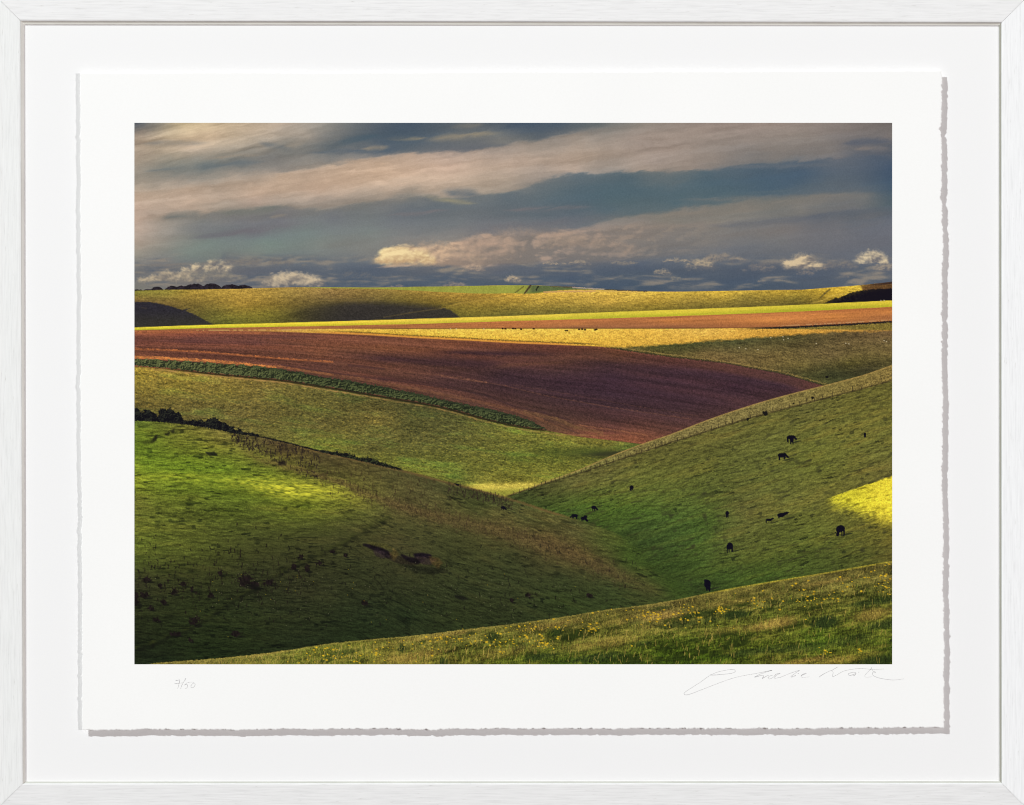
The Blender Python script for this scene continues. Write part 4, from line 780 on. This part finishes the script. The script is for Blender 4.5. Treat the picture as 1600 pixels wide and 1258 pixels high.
frame = empty('picture_frame', at(CX, 1262, 0))
FINV = frame.location.copy()
frame['label'] = 'white washed wooden picture frame with mitred corners and white mount board'
frame['category'] = 'picture frame'
def under(o, p):
    o.parent = p; o.matrix_parent_inverse.identity()
    return o
def shift(me, d):
    for v in me.vertices: v.co -= d
FACE = .0026                                           # how far the rail face stands above the board
IN = [(32.6, 33.2), (1564.6, 35.4), (1565.0, 1223.6), (36.2, 1224.2)]     # inner corners of the rail faces
OUT = [(-9, -8.5), (1609, -8.5), (1608, 1266.5), (-8, 1266.5)]
LIP = [(37.6, 38.0), (1561.2, 39.6), (1561.8, 1220.6), (39.2, 1221.2)]    # where the inner lip meets the board
names = ['top', 'right', 'bottom', 'left']
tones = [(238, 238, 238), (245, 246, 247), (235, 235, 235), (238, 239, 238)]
lipshade = [(230, 228, 220), (164, 163, 152), (200, 201, 194), (240, 238, 232)]  # a different painted shade tone for each inner edge
for k in range(4):
    q = (k + 1) % 4
    a0, a1, i0, i1 = np.array(OUT[k], float), np.array(OUT[q], float), np.array(IN[k], float), np.array(IN[q], float)
    t = (a1 - a0) / np.linalg.norm(a1 - a0); gap = .22
    a0, i0, a1, i1 = a0 + t * gap, i0 + t * gap, a1 - t * gap, i1 - t * gap
    # cross-section: outer side, slightly eased arris, flat face, rounded inner arris, inner side
    nrm = np.array([-t[1], t[0]])                       # points inward (layout y runs down)
    prof = [(0, -.020), (0, FACE - .0008), (.03, FACE - .00015), (.07, FACE), (.93, FACE), (.975, FACE - .00018), (1, FACE - .0008), (1, -.020)]
    vs = []
    for e0, e1 in ((a0, i0), (a1, i1)):
        for f, h in prof:
            p = e0 + (e1 - e0) * f; vs.append(at(p[0], p[1], h))
    n = len(prof)
    fs = [tuple(range(n)), tuple(range(2 * n - 1, n - 1, -1))] + [(j, n + j, n + (j + 1) % n, (j + 1) % n) for j in range(n)]
    me = mesh('rail', vs, fs); bm = bmesh.new(); bm.from_mesh(me); bmesh.ops.recalc_face_normals(bm, faces=bm.faces); bm.to_mesh(me); bm.free()
    shift(me, FINV)
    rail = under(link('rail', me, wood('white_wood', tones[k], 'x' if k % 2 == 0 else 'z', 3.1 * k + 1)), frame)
    rail['label'] = names[k] + ' rail of the white washed frame'
    # added lip along the sight edge, with the shade there painted into its colour
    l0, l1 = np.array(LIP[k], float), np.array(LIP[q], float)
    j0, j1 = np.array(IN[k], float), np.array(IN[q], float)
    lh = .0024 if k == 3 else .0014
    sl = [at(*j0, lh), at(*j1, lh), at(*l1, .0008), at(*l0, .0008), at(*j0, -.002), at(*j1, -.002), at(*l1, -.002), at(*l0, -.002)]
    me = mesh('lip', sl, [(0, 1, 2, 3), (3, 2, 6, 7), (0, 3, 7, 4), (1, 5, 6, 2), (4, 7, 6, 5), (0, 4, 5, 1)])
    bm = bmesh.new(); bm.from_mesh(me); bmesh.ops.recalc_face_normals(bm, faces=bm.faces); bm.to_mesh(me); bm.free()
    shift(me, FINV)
    ml, nt, b = material('shaded_lip', .7, .15)
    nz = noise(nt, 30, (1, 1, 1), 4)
    cc = np.array(lipshade[k], float)
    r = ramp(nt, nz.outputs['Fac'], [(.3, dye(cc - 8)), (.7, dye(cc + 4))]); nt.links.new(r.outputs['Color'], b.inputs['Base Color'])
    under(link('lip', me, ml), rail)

# the mount board, with an added hidden block under the sheet, wide and dark to deepen its shadow
m_board, nt, b = material('mount_board', .85, .1)
nz = noise(nt, 900, (1, 1, 1), 3)
r = ramp(nt, nz.outputs['Fac'], [(.25, dye((242.5, 242.5, 242.5))), (.75, dye((245, 245, 245)))]); nt.links.new(r.outputs['Color'], b.inputs['Base Color'])
bump(nt, nz.outputs['Fac'], b, .08, .0002)
me = prism([(30, 30), (1568, 30), (1568, 1228), (30, 1228)], -.003, 0, 'mount_board'); shift(me, FINV)
board = under(link('mount_board', me, m_board), frame); board['label'] = 'plain white mount board inside the frame'
me = prism([(134, 120), (1463, 120), (1467, 1129), (138, 1130)], 0.00002, .0041, 'lifting_block'); shift(me, FINV)
m_foam, nt, bf = material('brown_grey_foam', .9, .05)
nz = noise(nt, 700, (1, 1, 1), 2); r = ramp(nt, nz.outputs['Fac'], [(.3, (.10, .075, .07, 1)), (.7, (.14, .11, .10, 1))]); nt.links.new(r.outputs['Color'], bf.inputs['Base Color'])
blk = under(link('lifting_block', me, m_foam), board)
me = prism([(20, 20), (1580, 20), (1580, 1238), (20, 1238)], -.018, -.0031, 'back_panel'); shift(me, FINV)
m_back, nt, b = material('backing_card', .9, .05)
nz = noise(nt, 200, (1, 1, 1), 3); r = ramp(nt, nz.outputs['Fac'], [(.3, (.18, .16, .14, 1)), (.7, (.24, .21, .18, 1))]); nt.links.new(r.outputs['Color'], b.inputs['Base Color'])
under(link('back_panel', me, m_back), frame)

# ================================================================ the print
LIFT = .0042; TH = .0004; TOP = LIFT + TH
art = empty('landscape_print', at(800, 1138, LIFT))
AINV = art.location.copy()
art['label'] = 'deckle edged white paper print of green rolling hills, ploughed fields and black cattle'
art['category'] = 'art print'
# the sheet: torn (deckled) edges
rs = np.random.RandomState(5)
CORN = [(124.6, 114.2), (1471.0, 110.4), (1475.0, 1137.4), (128.6, 1140.6)]
def wander(n, seed, amp):
    r = np.random.RandomState(seed); t = np.arange(n); v = np.zeros(n)
    for per, a in ((170, .9), (60, .55), (22, .5), (9, .5), (4.2, .65), (2.1, .65)):
        kn = r.randn(int(n / per) + 4); v += a * np.interp(t / per, np.arange(len(kn)), kn)
    return v * amp
outl = []; 
for k in range(4):
    p0, p1 = np.array(CORN[k]), np.array(CORN[(k + 1) % 4]); L = np.linalg.norm(p1 - p0); t = (p1 - p0) / L; nn = np.array([t[1], -t[0]])
    n = int(L / .8); wv = wander(n, 20 + k, (.30, .78, .62, .60)[k])
    if k == 1:                                          # two deep nicks in the right-hand edge
        for c0, a in ((92, 3.2), (197, 2.0)): wv -= a * np.exp(-((np.arange(n) * .8 - c0) / 4.0) ** 2)
    env = np.minimum(1, np.minimum(np.arange(n), n - np.arange(n)) / 6.0)
    for j in range(n):
        p = p0 + t * (j * L / n) + nn * wv[j] * env[j]; outl.append((p[0], p[1]))
inner = []                                              # the edge thins out: a second loop a little further in, full thickness
cen = np.array([800.0, 626.0])
n = len(outl)
vs = [at(x, y, LIFT) for x, y in outl] + [at(x, y, LIFT + TH * .55) for x, y in outl]
for j, (x, y) in enumerate(outl):
    ix = min(max(x, 127.5), 1469.5) if True else x
    d = np.array([np.sign(cen[0] - x) * (abs(x - cen[0]) > 660), np.sign(cen[1] - y) * (abs(y - cen[1]) > 500)])
    s = 1.0 + .5 * rs.rand()
    vs.append(at(x + d[0] * s, y + d[1] * s, TOP))
fs = [(k, (k + 1) % n, n + (k + 1) % n, n + k) for k in range(n)] + [(n + k, n + (k + 1) % n, 2 * n + (k + 1) % n, 2 * n + k) for k in range(n)]
fs += [tuple(range(n)), tuple(range(2 * n, 3 * n))]
me = mesh('paper_sheet', vs, fs); bm = bmesh.new(); bm.from_mesh(me); bmesh.ops.recalc_face_normals(bm, faces=bm.faces); bm.to_mesh(me); bm.free()
shift(me, AINV)
m_paper, nt, b = material('cotton_paper', .9, .06)
nz = noise(nt, 620, (1, 1, 1.6), 5, .65); nz2 = noise(nt, 9, (1, 1, 1), 2)
r = ramp(nt, nz.outputs['Fac'], [(.25, dye((248.5, 248.5, 247))), (.75, dye((251.5, 251.5, 250.5)))])
r2 = ramp(nt, nz2.outputs['Fac'], [(.3, (.985, .985, .985, 1)), (.7, (1, 1, .998, 1))])
mx = node(nt, 'ShaderNodeMix', data_type='RGBA', blend_type='MULTIPLY'); mx.inputs[0].default_value = 1
nt.links.new(r.outputs['Color'], mx.inputs[6]); nt.links.new(r2.outputs['Color'], mx.inputs[7]); nt.links.new(mx.outputs[2], b.inputs['Base Color'])
bump(nt, nz.outputs['Fac'], b, .10, .0003)
sheet = under(link('paper_sheet', me, m_paper), art); sheet['label'] = 'thick white paper sheet with torn deckle edges'

# the printed picture: one point of ink per vertex
pic = paint().astype(np.float64)
ink = (lin(pic) / GAIN).astype(np.float32)
k = (DIST - TOP - .00006) / DIST
gx = (np.linspace(PX0, PX1, PW) - CX) * U * k; gz = (CY - np.linspace(PY0, PY1, PH)) * U * k
co = np.zeros((PH, PW, 3), np.float32); co[..., 0] = gx[None, :]; co[..., 1] = -(TOP + .00006); co[..., 2] = gz[:, None]
co -= np.array(AINV, np.float32)
idx = np.arange(PW * PH, dtype=np.int32).reshape(PH, PW)
quads = np.stack([idx[:-1, :-1], idx[1:, :-1], idx[1:, 1:], idx[:-1, 1:]], -1).reshape(-1, 4)
me = bpy.data.meshes.new('printed_picture')
me.vertices.add(PW * PH); me.vertices.foreach_set('co', co.ravel())
nq = len(quads); me.loops.add(nq * 4); me.loops.foreach_set('vertex_index', quads.ravel())
me.polygons.add(nq); me.polygons.foreach_set('loop_start', np.arange(0, nq * 4, 4, dtype=np.int32))
me.update(calc_edges=True)
ca = me.color_attributes.new('ink', 'FLOAT_COLOR', 'POINT')
ca.data.foreach_set('color', np.concatenate([ink.reshape(-1, 3), np.ones((PW * PH, 1), np.float32)], 1).ravel())
m_ink, nt, b = material('pigment_ink', .75, .04)
at_n = node(nt, 'ShaderNodeAttribute', attribute_name='ink'); nt.links.new(at_n.outputs['Color'], b.inputs['Base Color'])
p = under(link('printed_picture', me, m_ink), art)
p['label'] = 'printed landscape of sunlit downs, ploughed field and grazing black cattle under a cloudy sky'

# pencil: thin flat strokes of graphite on the sheet
m_pencil, nt, b = material('graphite', .5, .3)
nz = noise(nt, 2600, (1, 1, 1), 2); r = ramp(nt, nz.outputs['Fac'], [(.35, (.30, .30, .31, 1)), (.65, (.62, .62, .63, 1))]); nt.links.new(r.outputs['Color'], b.inputs['Base Color'])
def spline(p, n=10):
    p = [np.array(q, float) for q in p]; p = [2 * p[0] - p[1]] + p + [2 * p[-1] - p[-2]]; out = []
    for i in range(1, len(p) - 2):
        for t in np.linspace(0, 1, n, endpoint=False):
            out.append(.5 * (2 * p[i] + (p[i + 1] - p[i - 1]) * t + (2 * p[i - 1] - 5 * p[i] + 4 * p[i + 1] - p[i + 2]) * t * t + (3 * p[i] - p[i - 1] - 3 * p[i + 1] + p[i + 2]) * t ** 3))
    return out + [p[-2]]
def writing(name, strokes, ox, oy, scale, label):
    vs, fs = [], []
    hh = TOP + .00008
    for pts in strokes:
        q = spline([(ox + x / scale, oy + y / scale, w) for x, y, w in pts])
        base = len(vs)
        for i, a in enumerate(q):
            d = q[min(i + 1, len(q) - 1)] - q[max(i - 1, 0)]; d = d[:2] / (np.linalg.norm(d[:2]) + 1e-9); nn = np.array([-d[1], d[0]]) * max(.06, a[2]) * .5
            vs += [at(a[0] + nn[0], a[1] + nn[1], hh), at(a[0] - nn[0], a[1] - nn[1], hh)]
        for i in range(len(q) - 1): fs.append((base + 2 * i, base + 2 * i + 1, base + 2 * i + 3, base + 2 * i + 2))
    me = mesh(name, vs, fs); shift(me, AINV)
    o = under(link(name, me, m_pencil), art); o['label'] = label
    return o
SIG = [
 [(278,138,.75),(300,139,.8),(350,135,.55),(400,130,.55),(430,122,.5),(434,110,.65),(420,105,.7),(380,108,.4),(320,122,.35),(270,146,.35),(220,182,.35),(160,220,.35),(120,248,.4),(118,260,.7),(135,263,.7),(170,252,.5),(240,225,.4),(320,194,.35),(400,165,.35),(480,144,.35),(560,130,.35),(620,118,.45),(665,109,.7)],
 [(665,109,.6),(630,120,.4),(590,134,.4),(556,152,.7),(580,146,.7),(606,140,.5),(612,148,.6),(604,160,.7),(630,146,.4),(645,140,.35)],
 [(668,140,.35),(650,146,.4),(640,158,.5),(652,163,.4),(676,150,.4),(690,134,.45),(716,128,.5),(690,142,.4),(682,160,.5),(700,156,.35),(716,154,.7)],
 [(716,154,.4),(760,136,.3),(800,120,.4),(836,110,.55),(812,126,.4),(784,148,.5),(790,151,.5),(812,140,.35),(806,150,.4)],
 [(826,128,.7),(832,131,.8)],
 [(846,143,.7),(862,136,.6),(880,128,.5),(868,128,.4),(848,142,.4),(850,152,.4),(870,153,.3),(900,150,.3)],
 [(1032,116,.4),(1050,103,.4),(1074,90,.6)],
 [(958,152,.6),(985,134,.45),(1020,116,.4),(1036,112,.4),(1047,122,.4),(1044,148,.5),(1070,138,.4),(1110,116,.35),(1160,104,.35),(1220,98,.45),(1270,102,.4),(1310,104,.35),(1366,101,.3)],
 [(1190,124,.5),(1170,122,.4),(1142,132,.6),(1150,142,.7),(1172,136,.6),(1190,128,.5),(1182,140,.5),(1168,144,.4)],
 [(1204,122,.4),(1210,121,.5)],
 [(1288,90,.7),(1284,100,.6),(1262,122,.35),(1246,142,.3),(1252,152,.3),(1290,150,.3)],
 [(1288,100,.4),(1300,120,.4),(1312,124,.5),(1306,116,.4),(1294,126,.5),(1298,142,.5),(1330,156,.6),(1380,166,.55),(1430,170,.5),(1490,163,.3)],
]
writing('signature', SIG, 1040, 1020, 4.0, 'handwritten grey pencil signature under the right end of the picture')
NUM = [
 [(552,368,1.0),(575,372,1.0),(610,366,.5),(650,358,.8),(646,400,.7),(632,460,.5),(616,530,.4),(600,575,.2)],
 [(526,452,.8),(560,450,.7),(620,442,.5),(690,434,.3),(725,428,.25)],
 [(806,315,.9),(780,365,.5),(740,430,.4),(700,500,.4),(672,590,.25)],
 [(905,428,.35),(870,424,.6),(850,418,.4)],
 [(826,432,.6),(812,446,.5),(782,478,.4),(776,486,.5),(806,474,.5),(844,480,.5),(852,512,.7),(836,550,.4),(806,574,.35),(785,572,.3)],
 [(910,410,.25),(960,412,.25),(1010,428,.4),(970,455,.4),(936,500,.45),(934,540,.55),(960,556,.6),(1004,536,.4),(1032,496,.35),(1036,460,.35),(1018,436,.4)],
]
writing('edition_number', NUM, 240, 1040, 16.0, 'small pencil edition number 7/50 under the left end of the picture')
